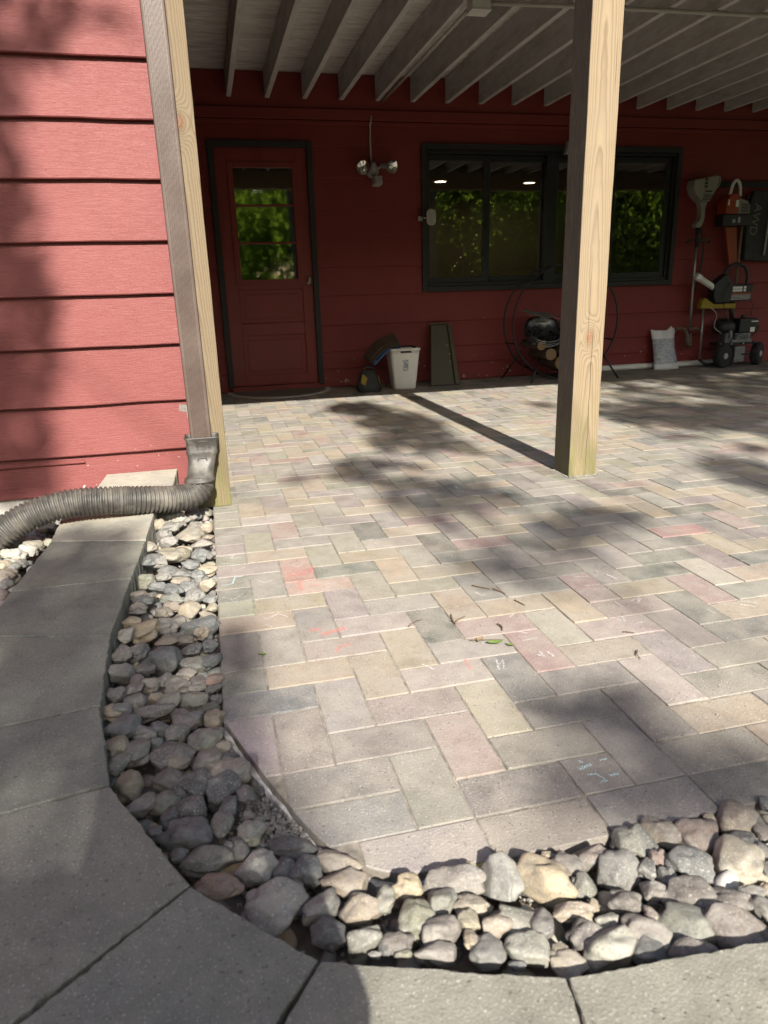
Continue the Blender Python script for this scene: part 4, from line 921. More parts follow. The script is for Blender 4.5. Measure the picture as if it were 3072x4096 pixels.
# ---- door
def casing(parent, x0, x1, z0, z1, w, y0, y1, mat, name, bottom=True):
    m = MB(); m.box((x0,y0,z0),(x0+w,y1,z1)); m.box((x1-w,y0,z0),(x1,y1,z1)); m.box((x0+w+.0005,y0-.002,z1-w),(x1-w-.0005,y1,z1))
    if bottom: m.box((x0+w+.0005,y0-.004,z0),(x1-w-.0005,y1,z0+w))
    return m.build(name, mat, parent, bevel=.003)
casing(house, .187, 1.042, .04, 2.035, .048, 4.765, 4.80, M['trim'], 'door_frame', False)
m = MB(); m.box((.22,4.74,.0),(1.01,4.80,.05)); m.build('threshold', M['red_door'], house, bevel=.004)
dm = MB(); DY = 4.80
# rails and stiles around the glass and the two lower panels
PX0, PX1 = .345, .9; 
dm.box((DX0,DY,.052),(PX0,DY+.04,DZ1)); dm.box((PX1,DY,.052),(DX1,DY+.04,DZ1))
for z0, z1 in ((.052,.14),(.487,.59),(.874,.926),(1.871,DZ1)): dm.box((PX0,DY+.0004,z0),(PX1,DY+.04,z1))
door = dm.build('door', M['red_door'], house, bevel=.0025)
for z0, z1 in ((.14,.487),(.59,.874)):
    m = MB(); m.box((PX0,DY+.012,z0),(PX1,DY+.03,z1)); m.box((PX0+.04,DY+.006,z0+.04),(PX1-.04,DY+.013,z1-.04)); m.build('panel', M['red_door'], door, bevel=.004)
m = MB(); 
for a in ((PX0-.012,.915,PX0+.035,1.88),(PX1-.035,.915,PX1+.012,1.88)): m.box((a[0],DY-.010,a[1]),(a[2],DY+.01,a[3]))
m.box((PX0+.035,DY-.009,.915),(PX1-.035,DY+.01,.955)); m.box((PX0+.035,DY-.009,1.835),(PX1-.035,DY+.01,1.88)); m.build('glazing_frame', M['red_door'], door, bevel=.003)
for z in (1.25, 1.546):
    m = MB(); m.box((PX0+.035,DY-.007,z-.008),(PX1-.035,DY+.008,z+.008)); m.build('muntin', M['red_door'], door, bevel=.002)
M['door_glass'] = m_glass('door_glass', (.5,.55,.45), .24, .01, 9, .03)
for z0, z1 in ((.955,1.242),(1.258,1.538),(1.554,1.835)):
    m = MB(); m.box((PX0+.036,DY+.012,z0),(PX1-.036,DY+.016,z1)); m.build('pane', M['door_glass'], door)
M['steel'] = plain('brushed_steel', (.55,.54,.52), .35, .1, 40, .05, 300, 1)
m = MB(); m.box((.948,DY-.006,.895),(.978,DY,.972)); m.tube([(.963,DY-.004,.955),(.963,DY-.03,.955)], .011, 12); m.tube([(.963,DY-.004,.915),(.963,DY-.035,.915),(.935,DY-.04,.915)], .007, 8); m.build('door_handle', M['steel'], door, smooth=True)
M['dark_inside'] = plain('dark_interior', (.03,.028,.025), .9)
m = MB(); m.box((.2,5.4,-.04),(1.05,5.42,2.1)); m.box((.18,4.96,-.04),(.2,5.42,2.1)); m.box((1.05,4.96,-.04),(1.07,5.42,2.1)); m.box((.18,4.96,2.1),(1.07,5.42,2.12)); m.build('hallway', M['dark_inside'], house)
# ---- window
wf = casing(house, WX0-.005, WX1+.005, WZ0-.005, WZ1+.005, .045, 4.762, 4.80, M['trim'], 'window')
casing(wf, WX0+.04, WX1-.04, WZ0+.04, WZ1-.04, .03, 4.79, 4.87, M['black_frame'], 'frame')
M['win_glass'] = m_glass('window_glass', (.85,.85,.82), .09, .012, 2)
def sash(x0, x1, y, z0=.885, z1=1.955):
    s_ = casing(wf, x0, x1, z0, z1, .05, y, y+.03, M['black_frame'], 'sash')
    m = MB(); m.box((x0+.049,y+.012,z0+.049),(x1-.049,y+.016,z1-.049)); m.build('pane', M['win_glass'], wf)
sash(2.02, 2.63, 4.81); sash(2.61, 3.235, 4.845); sash(3.25, 3.885, 4.845); sash(3.85, 4.48, 4.81)
m = MB(); m.box((3.185,4.785,.87),(3.30,4.90,1.97)); m.build('mullion', M['black_frame'], wf, bevel=.004)
# ---- room behind the window
M['beige'] = plain('beige_interior_paint', (.42,.35,.24), .9, .06, 3, .05)
M['ceiling'] = plain('interior_ceiling_paint', (.5,.46,.4), .9, .05, 3, .05)
M['floor_in'] = plain('interior_floor', (.08,.05,.03), .6, .3, 5, .1)
m = MB(); m.box((1.2,10,0),(9,10.05,2.3)); m.box((1.15,4.96,0),(1.2,10.05,2.3)); m.box((9,4.96,0),(9.05,10.05,2.3)); m.build('interior_wall', M['beige'], house)
m = MB(); m.box((1.15,4.96,2.3),(9.05,10.05,2.35)); m.build('interior_ceiling', M['ceiling'], house)
m = MB(); m.box((1.15,4.96,-.05),(9.05,10.05,0)); m.build('interior_floor', M['floor_in'], house)
M['lamp_on'] = m_emit('lit_lamp', (1,.82,.55), 10.0)
for k, (x, y, lab) in enumerate(((3.49,8.83,'lit round recessed ceiling light seen through the left window pane'), (4.90,8.92,'lit round recessed ceiling light seen through the second window pane'))):
    t_ = thing('ceiling_light', (x,y,2.3), lab, 'ceiling light', 'recessed lights inside the room')
    m = MB(); m.lathe([(.085,2.299),(.105,2.299),(.105,2.286),(.088,2.284),(.085,2.299)], Matrix.Translation((x,y,0)), caps=False); m.build('trim_ring', M['ceiling'], t_, smooth=True)
    m = MB(); m.lathe([(.084,2.298),(.084,2.292),(.0,2.290)], Matrix.Translation((x,y,0)), caps=False); m.build('lens', M['lamp_on'], t_)
# ------------------------------------------------------------------ deck
deck = thing('deck', (3.8,2.9,2.34), 'grey white painted wooden deck overhead with exposed joists', 'deck')
for k in range(36):
    x = .395+.305*k
    if x > 10.9: break
    m = MB(); wob = [.003*noise.noise(Vector((k*2.2, j*.9, 1))) for j in range(9)]; rs = []
    for j in range(9):
        y = 1.13+(4.772-1.13)*j/8; rs.append([Vector((x-.019+wob[j], y, 2.345)), Vector((x+.019+wob[j], y, 2.345)), Vector((x+.019+wob[j], y, 2.538)), Vector((x-.019+wob[j], y, 2.538))])
    m.rings([r_[::-1] for r_ in rs]).build('joist', M['joist'], deck, bevel=.003)
y = 1.05; k = 0
while y < 4.78:
    y1 = min(y+.138, 4.801) if y < 4.6 else 4.801; dz = .002*noise.noise(Vector((k*3.3, 0, 0))); m = MB(); m.box((.06,y,2.540+dz),(11,y1,2.566+dz)); m.build('deck_board', M['deckboard'], deck, bevel=.003); y += .1415; k += 1
M['greenwood'] = m_wood('treated_beam', 0, 1.0)
m = MB(); m.box((-.06,1.145,2.13),(11,1.285,2.343)); m.build('beam', M['greenwood'], deck, bevel=.004)
m = MB(); m.box((-.06,1.085,2.30),(11,1.128,2.538)); m.build('rim_joist', M['greenwood'], deck, bevel=.003)
# posts
def post(x0, x1, y0, y1, z1, mat, lab):
    m = MB(); rs = []; n = 44
    for i in range(n+1):
        z = z1*i/n; e = lambda s: .0018*noise.noise(Vector((z*3.1, s*5, 2)))+.0012*noise.noise(Vector((z*13, s*9, 2)))
        rs.append([Vector((x0+e(1),y0+e(2),z)), Vector((x1+e(3),y0+e(4),z)), Vector((x1+e(5),y1+e(6),z)), Vector((x0+e(7)+e(1)*.5,y1+e(8),z))])
    o = m.rings(rs).build('support_post', mat, None, bevel=.004, loc=((x0+x1)/2,(y0+y1)/2,0)); return tag(o, lab, 'post', 'deck support posts')
M['post_r'] = m_wood('weathered_post_wood', 1.668, 1.24, knot=(1.655,.62), crack=[(1.668,.02,.68,.0016),(1.645,.55,.95,.001),(1.70,1.55,1.75,.0009)], left_paint=True, tone=.74)
M['post_l'] = m_wood('treated_post_wood', .02, 1.28, knot=(.022,1.43), tone=.54)
post(1.587, 1.722, 1.142, 1.29, 2.13, M['post_r'], 'thick pale wooden post with a knot and long crack standing on the patio')
post(-.06, .0757, 1.196, 1.335, 2.13, M['post_l'], 'tan wooden corner post beside the brown downspout')
# stamped mill marks and pencil line are left to the grain; conduit and box under the joists
M['conduit'] = plain('painted_conduit', (.42,.40,.37), .55, .1, 20, .1)
M['pvc_box'] = plain('grey_plastic_box', (.60,.60,.57), .5, .06, 10, .05)
jb = thing('junction_box', (1.665,2.56,2.3), 'small grey electrical box with conduit running along the joists', 'junction box')
m = MB(); m.box((1.612,2.51,2.285),(1.718,2.605,2.343)); m.build('box', M['pvc_box'], jb, bevel=.004)
m = MB(); m.box((1.608,2.506,2.276),(1.722,2.609,2.2845)); m.build('cover', M['pvc_box'], jb, bevel=.002)
m = MB(); m.tube([(1.726,2.555,2.325),(2.4,2.53,2.330),(3.5,2.50,2.331),(7.6,2.44,2.331)], .0115, 10); m.build('conduit', M['conduit'], jb, smooth=True)
m = MB(); m.tube([(1.645,2.62,2.325),(1.643,3.6,2.328),(1.64,4.70,2.328)], .0115, 10); m.build('conduit', M['conduit'], jb, smooth=True)
# ------------------------------------------------------------------ downspout and hose
M['spout'] = plain('brown_metal', (.088,.064,.054), .40, .14, 7, .12, 90, 0, .5, dirt=(.115,.089,.076))
ds = thing('downspout', (-.02,1.12,.28), 'ribbed brown metal downspout running down the corner post', 'downspout')
def prof(cx, wid=.080, dep=.066, y0=1.088):
    P_ = []; h = wid/2; rc = .010
    P_ += [(cx-h, y0+dep-.004), (cx-h, y0+rc), (cx-h+.003, y0+.003), (cx-h+rc, y0)]
    n = 7; a, b = cx-h+.012, cx+h-.012
    for i in range(n):
        x0 = a+(b-a)*i/n; w = (b-a)/n
        P_ += [(x0+.1*w, y0), (x0+.3*w, y0+.004), (x0+.6*w, y0+.004), (x0+.8*w, y0)]
    P_ += [(cx+h-rc, y0), (cx+h-.003, y0+.003), (cx+h, y0+rc), (cx+h, y0+dep-.004), (cx, y0+dep)]
    return P_
m = MB(); rs = []
for z in (.255,.6,1.0,1.5,2.0,2.6,3.1):
    cx = -.0165-.0075*(z-.3)/1.5; rs.append([Vector((x, y, z)) for x, y in prof(cx)])
sp = m.rings(rs).build('pipe', M['spout'], ds); smooth_by_angle(sp, 25)
M['galv'] = plain('galvanised_strap', (.20,.185,.165), .7, .2, 60, .1, metal=.4)
m = MB(); m.box((-.016,-.001,-.013),(.016,.001,.013), Matrix.Translation((-.074,1.15,.425))@Matrix.Rotation(.2, 4, 'Y')@Matrix.Rotation(-.4, 4, 'Z')); m.box((-.062,1.135,.39),(-.056,1.18,.435)); m.build('strap', M['galv'], ds)
M['plastic'] = plain('dusty_black_plastic', (.045,.042,.038), .5, .35, 25, .15, 140, 0, .4, dirt=(.12,.108,.09))
hose = thing('drain_hose', (-.03,1.07,.1), 'dusty black corrugated drain hose curving away from the downspout foot', 'hose')
def rrect(cx, cy, z, w, d, r_, n=6, yaw=0):
    pts = []
    for qx, qy, a0 in ((1,1,0),(-1,1,90),(-1,-1,180),(1,-1,270)):
        for i in range(n+1):
            a = R(a0+90*i/n); pts.append(Vector((cx+qx*(w/2-r_)+r_*math.cos(a), cy+qy*(d/2-r_)+r_*math.sin(a), z)))
    return pts
m = MB(); rs = []
for z, cx, cy, w, d, r_ in ((.318,-.014,1.118,.126,.092,.012),(.313,-.014,1.118,.124,.09,.012),(.302,-.015,1.118,.118,.086,.014),(.262,-.019,1.115,.112,.084,.016),(.258,-.019,1.115,.117,.088,.016),(.25,-.020,1.115,.109,.084,.018),(.225,-.023,1.11,.10,.088,.02),(.19,-.030,1.085,.097,.092,.036),(.168,-.035,1.07,.099,.097,.046),(.160,-.037,1.065,.114,.114,.054),(.152,-.038,1.062,.114,.114,.054)):
    rs.append(rrect(cx, cy, z, w, d, r_))
ad = m.rings(rs, False).build('adapter', M['plastic'], hose, smooth=True)
md = ad.modifiers.new('thick', 'SOLIDIFY'); md.thickness = .002
for z, w, h in ((.283,.044,.04),(.222,.034,.034)):
    yy = 1.0715 if z > .25 else 1.0655; cx = -.012 if z > .25 else -.02
    m = MB(); pts = []
    for i in range(24):
        a = 2*math.pi*i/24; pts.append(Vector((cx+w/2*math.copysign(abs(math.cos(a))**.5, math.cos(a)), yy+(.002 if z > .25 else .001), z+h/2*math.copysign(abs(math.sin(a))**.5, math.sin(a)))))
    m.tube(pts+[pts[0]], .0026, 6, False); m.build('embossed_ring', M['plastic'], hose, smooth=True)
cp = spline([(-.037,1.064,.156),(-.042,1.052,.128),(-.078,1.026,.104),(-.144,1.0,.104),(-.255,.955,.124),(-.364,.93,.139),(-.472,.92,.144),(-.579,.90,.132),(-.671,.88,.099),(-.755,.862,.045),(-.84,.84,-.002),(-1.0,.82,-.02)], 24)
acc = [0]
for i in range(1, len(cp)): acc.append(acc[-1]+(cp[i]-cp[i-1]).length)
def atlen(s):
    i = int(np.searchsorted(acc, s)); i = min(max(i, 1), len(cp)-1); k = (s-acc[i-1])/max(acc[i]-acc[i-1], 1e-6); return cp[i-1].lerp(cp[i], k)
s = 0; pts = []; rad = []; ph = 0; rr = random.Random(3)
while s < acc[-1]-.02:
    pitch = .0155
    if .30 < s < .335 or .35 < s < .37: pitch = .0065
    amp = .0085 if pitch > .01 else .004
    for q, dr in ((0,0),(.18,.55),(.34,.95),(.5,1),(.66,.95),(.82,.55)):
        pts.append(atlen(s+q*pitch)); rad.append((.0440 if pitch > .01 else .0485)+amp*dr)
    s += pitch*rr.uniform(.94, 1.06)
m = MB(); m.tube(pts, rad, 28); m.build('corrugated_hose', M['plastic'], hose, smooth=True)
# ------------------------------------------------------------------ things along the back wall
def T3(x, y, z): return Matrix.Translation((x, y, z))
def RX(a): return Matrix.Rotation(R(a), 4, 'X')
def RY(a): return Matrix.Rotation(R(a), 4, 'Y')
def RZ(a): return Matrix.Rotation(R(a), 4, 'Z')
M['black'] = plain('black_plastic', (.018,.018,.019), .45, .2, 30, .1)
M['blackmetal'] = plain('black_metal', (.03,.031,.034), .35, .2, 30, .08, 200, .6)
M['white_pl'] = plain('white_plastic', (.66,.66,.62), .45, .05, 8, .04)
M['grey_pl'] = plain('grey_plastic', (.34,.33,.32), .5, .08, 20, .05)
M['yellow'] = plain('yellow_plastic', (.26,.19,.01), .5, .12, 25, .05)
M['mat_fibre'] = plain('doormat_fibre', (.14,.12,.095), .95, .3, 60, .8, 600)
M['mat_edge'] = plain('doormat_border', (.46,.42,.37), .9, .15, 60, .5, 500)
# half-round doormat
dmat = thing('doormat', (.62,4.76,0), 'half round brown doormat with pale border lying at the red door', 'doormat')
def half(rx, ry, z0, z1, yb, cx=.63):
    m = MB(); pts = [(cx+rx*math.cos(a), yb-ry*math.sin(a)) for a in [math.pi*i/36 for i in range(37)]]
    m.prism(pts[::-1], z0, z1); return m
half(.46,.50,.002,.009,4.755).build('border', M['mat_edge'], dmat, bevel=.002)
half(.415,.45,.009,.0125,4.745).build('pile', M['mat_fibre'], dmat, bevel=.002)
# twin flood light with sensor
fl = thing('floodlight', (1.54,4.78,1.81), 'twin head grey floodlight with motion sensor on a conduit between door and window', 'floodlight')
m = MB(); m.tube([(1.553,4.745,2.23),(1.545,4.765,2.16),(1.542,4.772,2.05),(1.546,4.772,1.86)], .0075, 10); m.build('conduit', M['conduit'], fl, smooth=True)
m = MB(); m.lathe([(.0,-.03),(.05,-.03),(.055,-.02),(.055,.02),(.04,.03),(0,.031)], T3(1.545,4.745,1.81)@RX(90), 20); m.lathe([(.024,-.02),(.024,.07),(.015,.08)], T3(1.548,4.70,1.79), 14); m.build('base', M['grey_pl'], fl, smooth=True)
M['lamp_glass'] = plain('silver_reflector', (.75,.75,.72), .12, .05, 20, .02, 60, 1)
for sx, cx, cz, yaw, pit in ((-1,1.445,1.815,-14,-8),(1,1.70,1.825,38,10)):
    mt = T3(cx,4.62,cz)@RZ(yaw)@RX(90+pit)
    m = MB(); m.lathe([(.017,-.13),(.02,-.11),(.021,-.075),(.03,-.06),(.053,-.012),(.056,0)], mt, 24, False); hd = m.build('lamp_head', M['grey_pl'], fl, smooth=True)
    m = MB(); m.lathe([(.056,.0),(.05,-.004),(.034,-.024),(.012,-.034),(.010,-.02),(.0,-.016)], mt, 28, False); m.build('reflector', M['lamp_glass'], hd, smooth=True)
    m = MB(); e = mt@Vector((0,0,-.125)); m.tube([(1.545+sx*.03,4.735,1.822), ((1.545+e.x)/2+sx*.02,4.725,1.835), tuple(e)], .011, 10); m.build('arm', M['grey_pl'], fl, smooth=True)
m = MB(); mt = T3(1.565,4.655,1.715)@RZ(10)@RX(-12); m.box((-.036,-.035,-.03),(.036,.035,.035), mt); m.box((-.030,-.042,-.028),(.030,-.0352,.0), mt); m.box((-.03,-.04,.003),(.03,-.0352,.03), mt); m.build('motion_sensor', M['grey_pl'], fl, bevel=.01, seg=3)
m = MB(); m.tube([(1.55,4.72,1.79),(1.56,4.68,1.74)], .012, 10); m.build('sensor_neck', M['grey_pl'], fl, smooth=True)
# small plate on a bracket at the window frame
M['cream_pl'] = plain('cream_plastic', (.42,.38,.31), .5, .08, 20, .05)
th = thing('window_thermometer', (2.05,4.70,1.43), 'cream rounded plate on a metal bracket at the left window frame', 'thermometer')
mt = T3(2.045,4.67,1.435)@RZ(12)@RX(90)
def rr2(w, h, r_, n=6): return [(p.x, p.y) for p in rrect(0, 0, 0, w, h, r_, n)]
m = MB(); m.prism(rr2(.088,.132,.034), -.010, .010, mt); m.build('plate', M['cream_pl'], th, bevel=.005)
m = MB(); m.prism(rr2(.062,.10,.026), .0105, .014, mt); m.build('dial', M['grey_pl'], th, bevel=.003)
m = MB(); m.tube([(1.975,4.755,1.43),(1.99,4.69,1.43),(2.04,4.685,1.435)], .006, 8); m.box((1.952,4.752,1.412),(1.99,4.7615,1.448)); m.build('bracket', M['steel'], th)
# second small fixture peeking from behind the wooden post
sn = thing('wall_sensor', (3.33,4.78,2.0), 'small dark sensor fixture above the window half hidden by the wooden post', 'sensor')
m = MB(); m.prism([(-.045,-.05),(.05,-.05),(.05,.03),(.02,.06),(-.02,.06)], -.03, .03, T3(3.345,4.69,2.0)@RX(90)); m.build('housing', M['grey_pl'], sn, bevel=.008, seg=3)
m = MB(); m.tube([(3.35,4.70,2.03),(3.355,4.76,2.06)], .014, 10); m.build('bracket', M['grey_pl'], sn, smooth=True)
# tool bag
tb = thing('tool_bag', (1.37,4.36,0), 'small black and yellow tool bag on the patio left of the white bin', 'bag')
M['nylon'] = plain('black_nylon', (.035,.036,.038), .8, .3, 18, .6, 60)
m = MB(); rs = []
for z, w, d in ((.0,.185,.15),(.012,.20,.165),(.06,.198,.16),(.12,.165,.13),(.155,.125,.085),(.175,.10,.045),(.182,.09,.03)):
    rs.append([v+Vector((.004*noise.noise(v*23), .006*noise.noise(v*19+Vector((3,0,0))), 0)) for v in rrect(1.372-.06*z, 4.36, z, w, d, min(w,d)*.3)])
m.rings(rs).build('body', M['nylon'], tb, smooth=True)
for s_, p_ in ((-1, [(-.088,-.058,.085),(-.07,-.055,.16),(-.03,-.068,.125),(-.055,-.078,.06)]), (1, [(.072,-.035,.14),(.062,-.066,.12),(.082,-.076,.055),(.092,-.055,.05)])):
    m = MB(); vs = [Vector((1.372+x, 4.355+y-.012, z)) for x, y, z in p_]; m.add(vs+[v+Vector((0,.006,0)) for v in vs], [(0,1,2,3),(7,6,5,4),(0,4,5,1),(1,5,6,2),(2,6,7,3),(3,7,4,0)]); m.build('yellow_trim', M['yellow'], tb, bevel=.002)
m = MB(); m.tube(spline([(1.32,4.355,.165),(1.33,4.34,.20),(1.365,4.335,.212),(1.41,4.34,.198),(1.43,4.355,.15)], 5), .007, 8); m.build('handle', M['nylon'], tb, smooth=True)
m = MB(); m.tube(spline([(1.29,4.33,.09),(1.262,4.32,.07),(1.275,4.31,.03)], 4), .006, 6); m.tube(spline([(1.46,4.34,.09),(1.49,4.33,.075),(1.485,4.32,.05)], 4), .005, 6); m.build('strap', M['nylon'], tb, smooth=True)
# white bin
bn = thing('waste_bin', (1.69,4.42,0), 'white plastic waste bin with a printed label standing near the wall', 'bin')
def binring(z, k=0):
    w = .195+(.262-.195)*z/.345-k; d = .155+(.215-.155)*z/.345-k; return rrect(1.69, 4.405, z, w, d, .026-k*.3)
m = MB(); rs = [binring(.0,.02), binring(.004,.004), binring(.02)]+[binring(z) for z in (.1,.2,.3,.335)]
lip = [[Vector((1.69+(v.x-1.69)*k, 4.405+(v.y-4.405)*k, z)) for v in binring(.335)] for k, z in ((1.05,.335),(1.055,.352),(1.03,.356),(.985,.352))]
m.rings(rs+lip+[binring(z, .006) for z in (.33,.2,.03)]).build('tub', M['white_pl'], bn, smooth=True)
m = MB(); m.box((1.64,4.286,.349),(1.745,4.303,.366)); m.build('handle_bar', M['grey_pl'], bn, bevel=.005)
m = MB(); m.box((1.644,4.2935,.317),(1.741,4.300,.333)); m.build('handle_slot', M['black'], bn, bevel=.003)
t = NT('bin_label'); co = t.coord('World'); sx = t.n('SeparateXYZ', i_0=co); X_, Z_ = sx.outputs[0], sx.outputs[2]
lines = t.math('GREATER_THAN', t.noise(t.coord('World', (260,1,70)), 1.5, 2), .53); low = t.rng(Z_, .178, .180, 1, 0)
pic = t.math('MULTIPLY', t.rng(t.noise(co, 60, 2), .45, .5), t.rng(Z_, .18,.182))
M['label'] = t.fin(t.mix(t.math('MULTIPLY', lines, low), t.mix(pic, (.55,.57,.58), (.22,.27,.31)), (.05,.07,.10)), .5)
m = MB(); yl = lambda z: 4.405-(.155+.06*z/.345)/2-.0012
m.add([(1.665,yl(.163),.163),(1.714,yl(.163),.163),(1.714,yl(.258),.258),(1.665,yl(.258),.258)], [(0,1,2,3)]); m.build('label_print', M['label'], bn)
M['bagfilm'] = plain('dark_bin_liner', (.02,.02,.025), .35, .3, 30, .8, 40)
m = MB(); rs = []
for k, z in ((.96,.30),(.97,.345),(.8,.362),(.5,.37),(.2,.36)):
    rs.append([Vector((1.69+(v.x-1.69)*k, 4.405+(v.y-4.405)*k, z+.012*noise.noise(v*40+Vector((k*9,0,0))))) for v in binring(.33,.006)])
m.rings(rs).build('liner', M['bagfilm'], bn, smooth=True)
# stiff tarp hanging out of the bin
tp = thing('folded_tarp', (1.53,4.42,.35), 'folded blue and brown tarp with a grommet sticking out of the white bin', 'tarp')
M['tarp_b'] = plain('blue_tarp', (.045,.13,.34), .5, .2, 20, .3, 60); M['tarp_br'] = plain('brown_tarp', (.085,.062,.042), .7, .35, 16, .5, 50)
ctr = spline([(1.655,4.43,.375),(1.58,4.43,.362),(1.51,4.425,.335),(1.45,4.42,.285),(1.405,4.42,.235)], 7); n = len(ctr)
def sheet(off0, off1, w0, w1, nm, mat, th_):
    m = MB(); rs = []
    for i, p_ in enumerate(ctr):
        k = i/(n-1); tg = (ctr[min(i+1,n-1)]-ctr[max(i-1,0)]).normalized(); nn = Vector((tg.z, 0, -tg.x)); nn = nn if nn.z > 0 else -nn
        a = p_+nn*off0*(1-.35*k)+Vector((0,-w0,0)); b = p_+nn*off1*(1-.35*k)+Vector((0,w1,.0)); wv = .006*noise.noise(Vector((k*7, off0*30, 0)))
        rs.append([a+nn*wv, b+nn*wv, b+nn*(th_+wv), a+nn*(th_+wv)])
    return m.rings(rs).build(nm, mat, tp, smooth=False)
sheet(-.02,.02,.125,.03,'blue_fold',M['tarp_b'],.006)
sheet(.006,.085,.085,.06,'brown_fold',M['tarp_br'],.005); sheet(.04,.10,.06,.08,'upper_fold',M['tarp_br'],.006)
m = MB(); m.lathe([(.008,-.002),(.014,-.002),(.014,.003),(.008,.003),(.008,-.002)], T3(1.428,4.325,.252)@RY(-42)@RX(20), 16, False); m.build('grommet', M['steel'], tp, smooth=True)
# olive board leaning on the wall
M['olive'] = plain('olive_painted_board', (.078,.070,.048), .6, .12, 12, .2, 90)
ob = thing('olive_board', (2.09,4.45,0), 'tapered olive green wooden panel leaning against the red siding', 'panel')
def on_board(x, s, d=0):      # s along the height 0..1, d proud of the face
    return Vector((x, 4.43+.30*s-d*.87, .0+.53*s+d*.48))
def bquad(m, pts, d0, d1):
    a = [on_board(x, s, d0) for x, s in pts]; b = [on_board(x, s, d1) for x, s in pts]; n = len(pts)
    m.add(a+b, [tuple(range(n-1,-1,-1)), tuple(range(n,2*n))]+[(i,(i+1)%n,n+(i+1)%n,n+i) for i in range(n)])
m = MB(); bquad(m, [(1.955,.005),(2.178,.005),(2.198,.97),(2.045,.97)], -.02, .012); m.build('face', M['olive'], ob, bevel=.006)
m = MB(); bquad(m, [(2.184,.0),(2.226,.0),(2.236,.99),(2.204,.97)], -.03, .02); m.build('side_rail', M['olive'], ob, bevel=.005)
m = MB(); bquad(m, [(2.04,.975),(2.2,.975),(2.2,1.0),(2.045,1.0)], -.03, .02); m.build('top_rail', M['olive'], ob, bevel=.005)
for x, s_ in ((2.165,.63),(2.178,.49),(2.168,.37)):
    m = MB(); q = on_board(x, s_, .0135); m.ball(q, .0065, 8, 6); m.build('screw', M['steel'], ob, smooth=True)
# hoop log rack
hp = thing('log_rack', (3.2,4.42,0), 'large black hoop log rack behind the wooden post', 'log rack')
HX, HZ, HR = 3.205, .515, .50
for yy, dr in ((4.33,0),(4.56,-.01)):
    m = MB(); pts = [Vector((HX+(HR+dr)*math.cos(a)*1.03, yy, HZ+(HR+dr)*math.sin(a))) for a in [2*math.pi*i/72 for i in range(72)]]
    m.tube(pts+[pts[0]], .0085, 8, False); m.build('hoop', M['blackmetal'], hp, smooth=True)
for xa, za, xb, ya in ((2.96,.09,2.83,4.22),(2.88,.14,2.73,4.66),(3.55,.15,3.70,4.22),(3.55,.15,3.68,4.66)):
    m = MB(); m.tube([(xa, 4.33 if ya < 4.4 else 4.56, za+.12), (xb, ya, .0)], .0085, 8); m.build('leg', M['blackmetal'], hp, smooth=True)
for a in (200, 230, 270, 310, 340):
    m = MB(); x = HX+HR*1.03*math.cos(R(a)); z = HZ+HR*math.sin(R(a)); m.tube([(x,4.33,z),(x,4.56,z)], .007, 8); m.build('cross_bar', M['blackmetal'], hp, smooth=True)
M['bark'] = plain('log_bark', (.08,.055,.038), .95, .4, 30, .9, 80); 
t = NT('log_end'); co = t.coord('World'); M['logend'] = t.fin(t.mix(t.noise(co, 30, 4), (.13,.085,.045), (.20,.14,.075)), .9, t.bump(t.noise(co, 90, 3), .4, .004))
for k, (x, z, r_, lab) in enumerate(((3.03,.245,.052,'round split log with yellow end resting low in the black hoop rack'),(3.13,.165,.058,'thick grey log lying at the left bottom of the hoop rack'),(3.25,.115,.06,'log lying at the very bottom of the hoop rack behind the post'),(3.16,.27,.045,'log tucked under the fire bowl beside the post'),(3.36,.14,.055,'log at the lower right of the hoop rack behind the post'),(3.29,.235,.05,'log in the middle of the hoop rack hidden behind the post'),(2.935,.325,.04,'thin dark log at the left edge of the hoop rack'))):
    t_ = thing('log', (x,4.42,z), lab, 'log', 'logs in the hoop rack'); m = MB(); rs = []
    for j in range(5): rs.append([Vector((x+r_*(1+.12*noise.noise(Vector((i*.9,k*3,j*.4))))*math.cos(2*math.pi*i/14), 4.25+.36*j/4, z+r_*(1+.12*noise.noise(Vector((i*.9,k*3+5,j*.4))))*math.sin(2*math.pi*i/14))) for i in range(14)])
    m.rings(rs, False).build('bark', M['bark'], t_, smooth=True)
    m = MB(); m.add([v*1 for v in rs[0]], [tuple(range(14))]); m.add([v*1 for v in rs[4]], [tuple(range(13,-1,-1))]); m.build('cut_end', M['logend'], t_)
# fire bowl with lid, resting in the hoop
fb = thing('fire_bowl', (3.0,4.40,.44), 'round black metal fire bowl with shiny rims resting inside the hoop rack', 'fire bowl')
M['bowl'] = plain('worn_steel_bowl', (.16,.16,.165), .3, .4, 25, .1, 120, .9)
mt = T3(3.02,4.38,.445)@RZ(-5)@RX(38)
m = MB(); m.lathe([(.0,-.085),(.08,-.08),(.14,-.05),(.175,-.012),(.182,.0),(.19,.004),(.19,.012),(.178,.010),(.17,-.012),(.135,-.045),(.08,-.07),(0,-.075)], mt, 40); m.build('bowl', M['bowl'], fb, smooth=True)
for z, r_, q in ((-.035,.168,.012),(-.062,.15,.013),(.014,.165,.008)):
    m = MB(); pts = [mt@Vector((r_*math.cos(a), r_*math.sin(a), z)) for a in [2*math.pi*i/48 for i in range(48)]]; m.tube(pts+[pts[0]], q, 8, False); m.build('rim', M['bowl'], fb, smooth=True)
t_ = thing('metal_sheet', (3.02,4.46,.58), 'bent grey metal sheet lying on top of the black fire bowl', 'metal sheet')
m = MB(); rs = []
for i in range(9):
    x = 2.865+.31*i/8; z = .60-.045*i/8+.006*math.sin(i*1.3); rs.append([Vector((x,4.36,z-.012)), Vector((x,4.56,z+.03)), Vector((x,4.56,z+.033)), Vector((x,4.36,z-.009))])
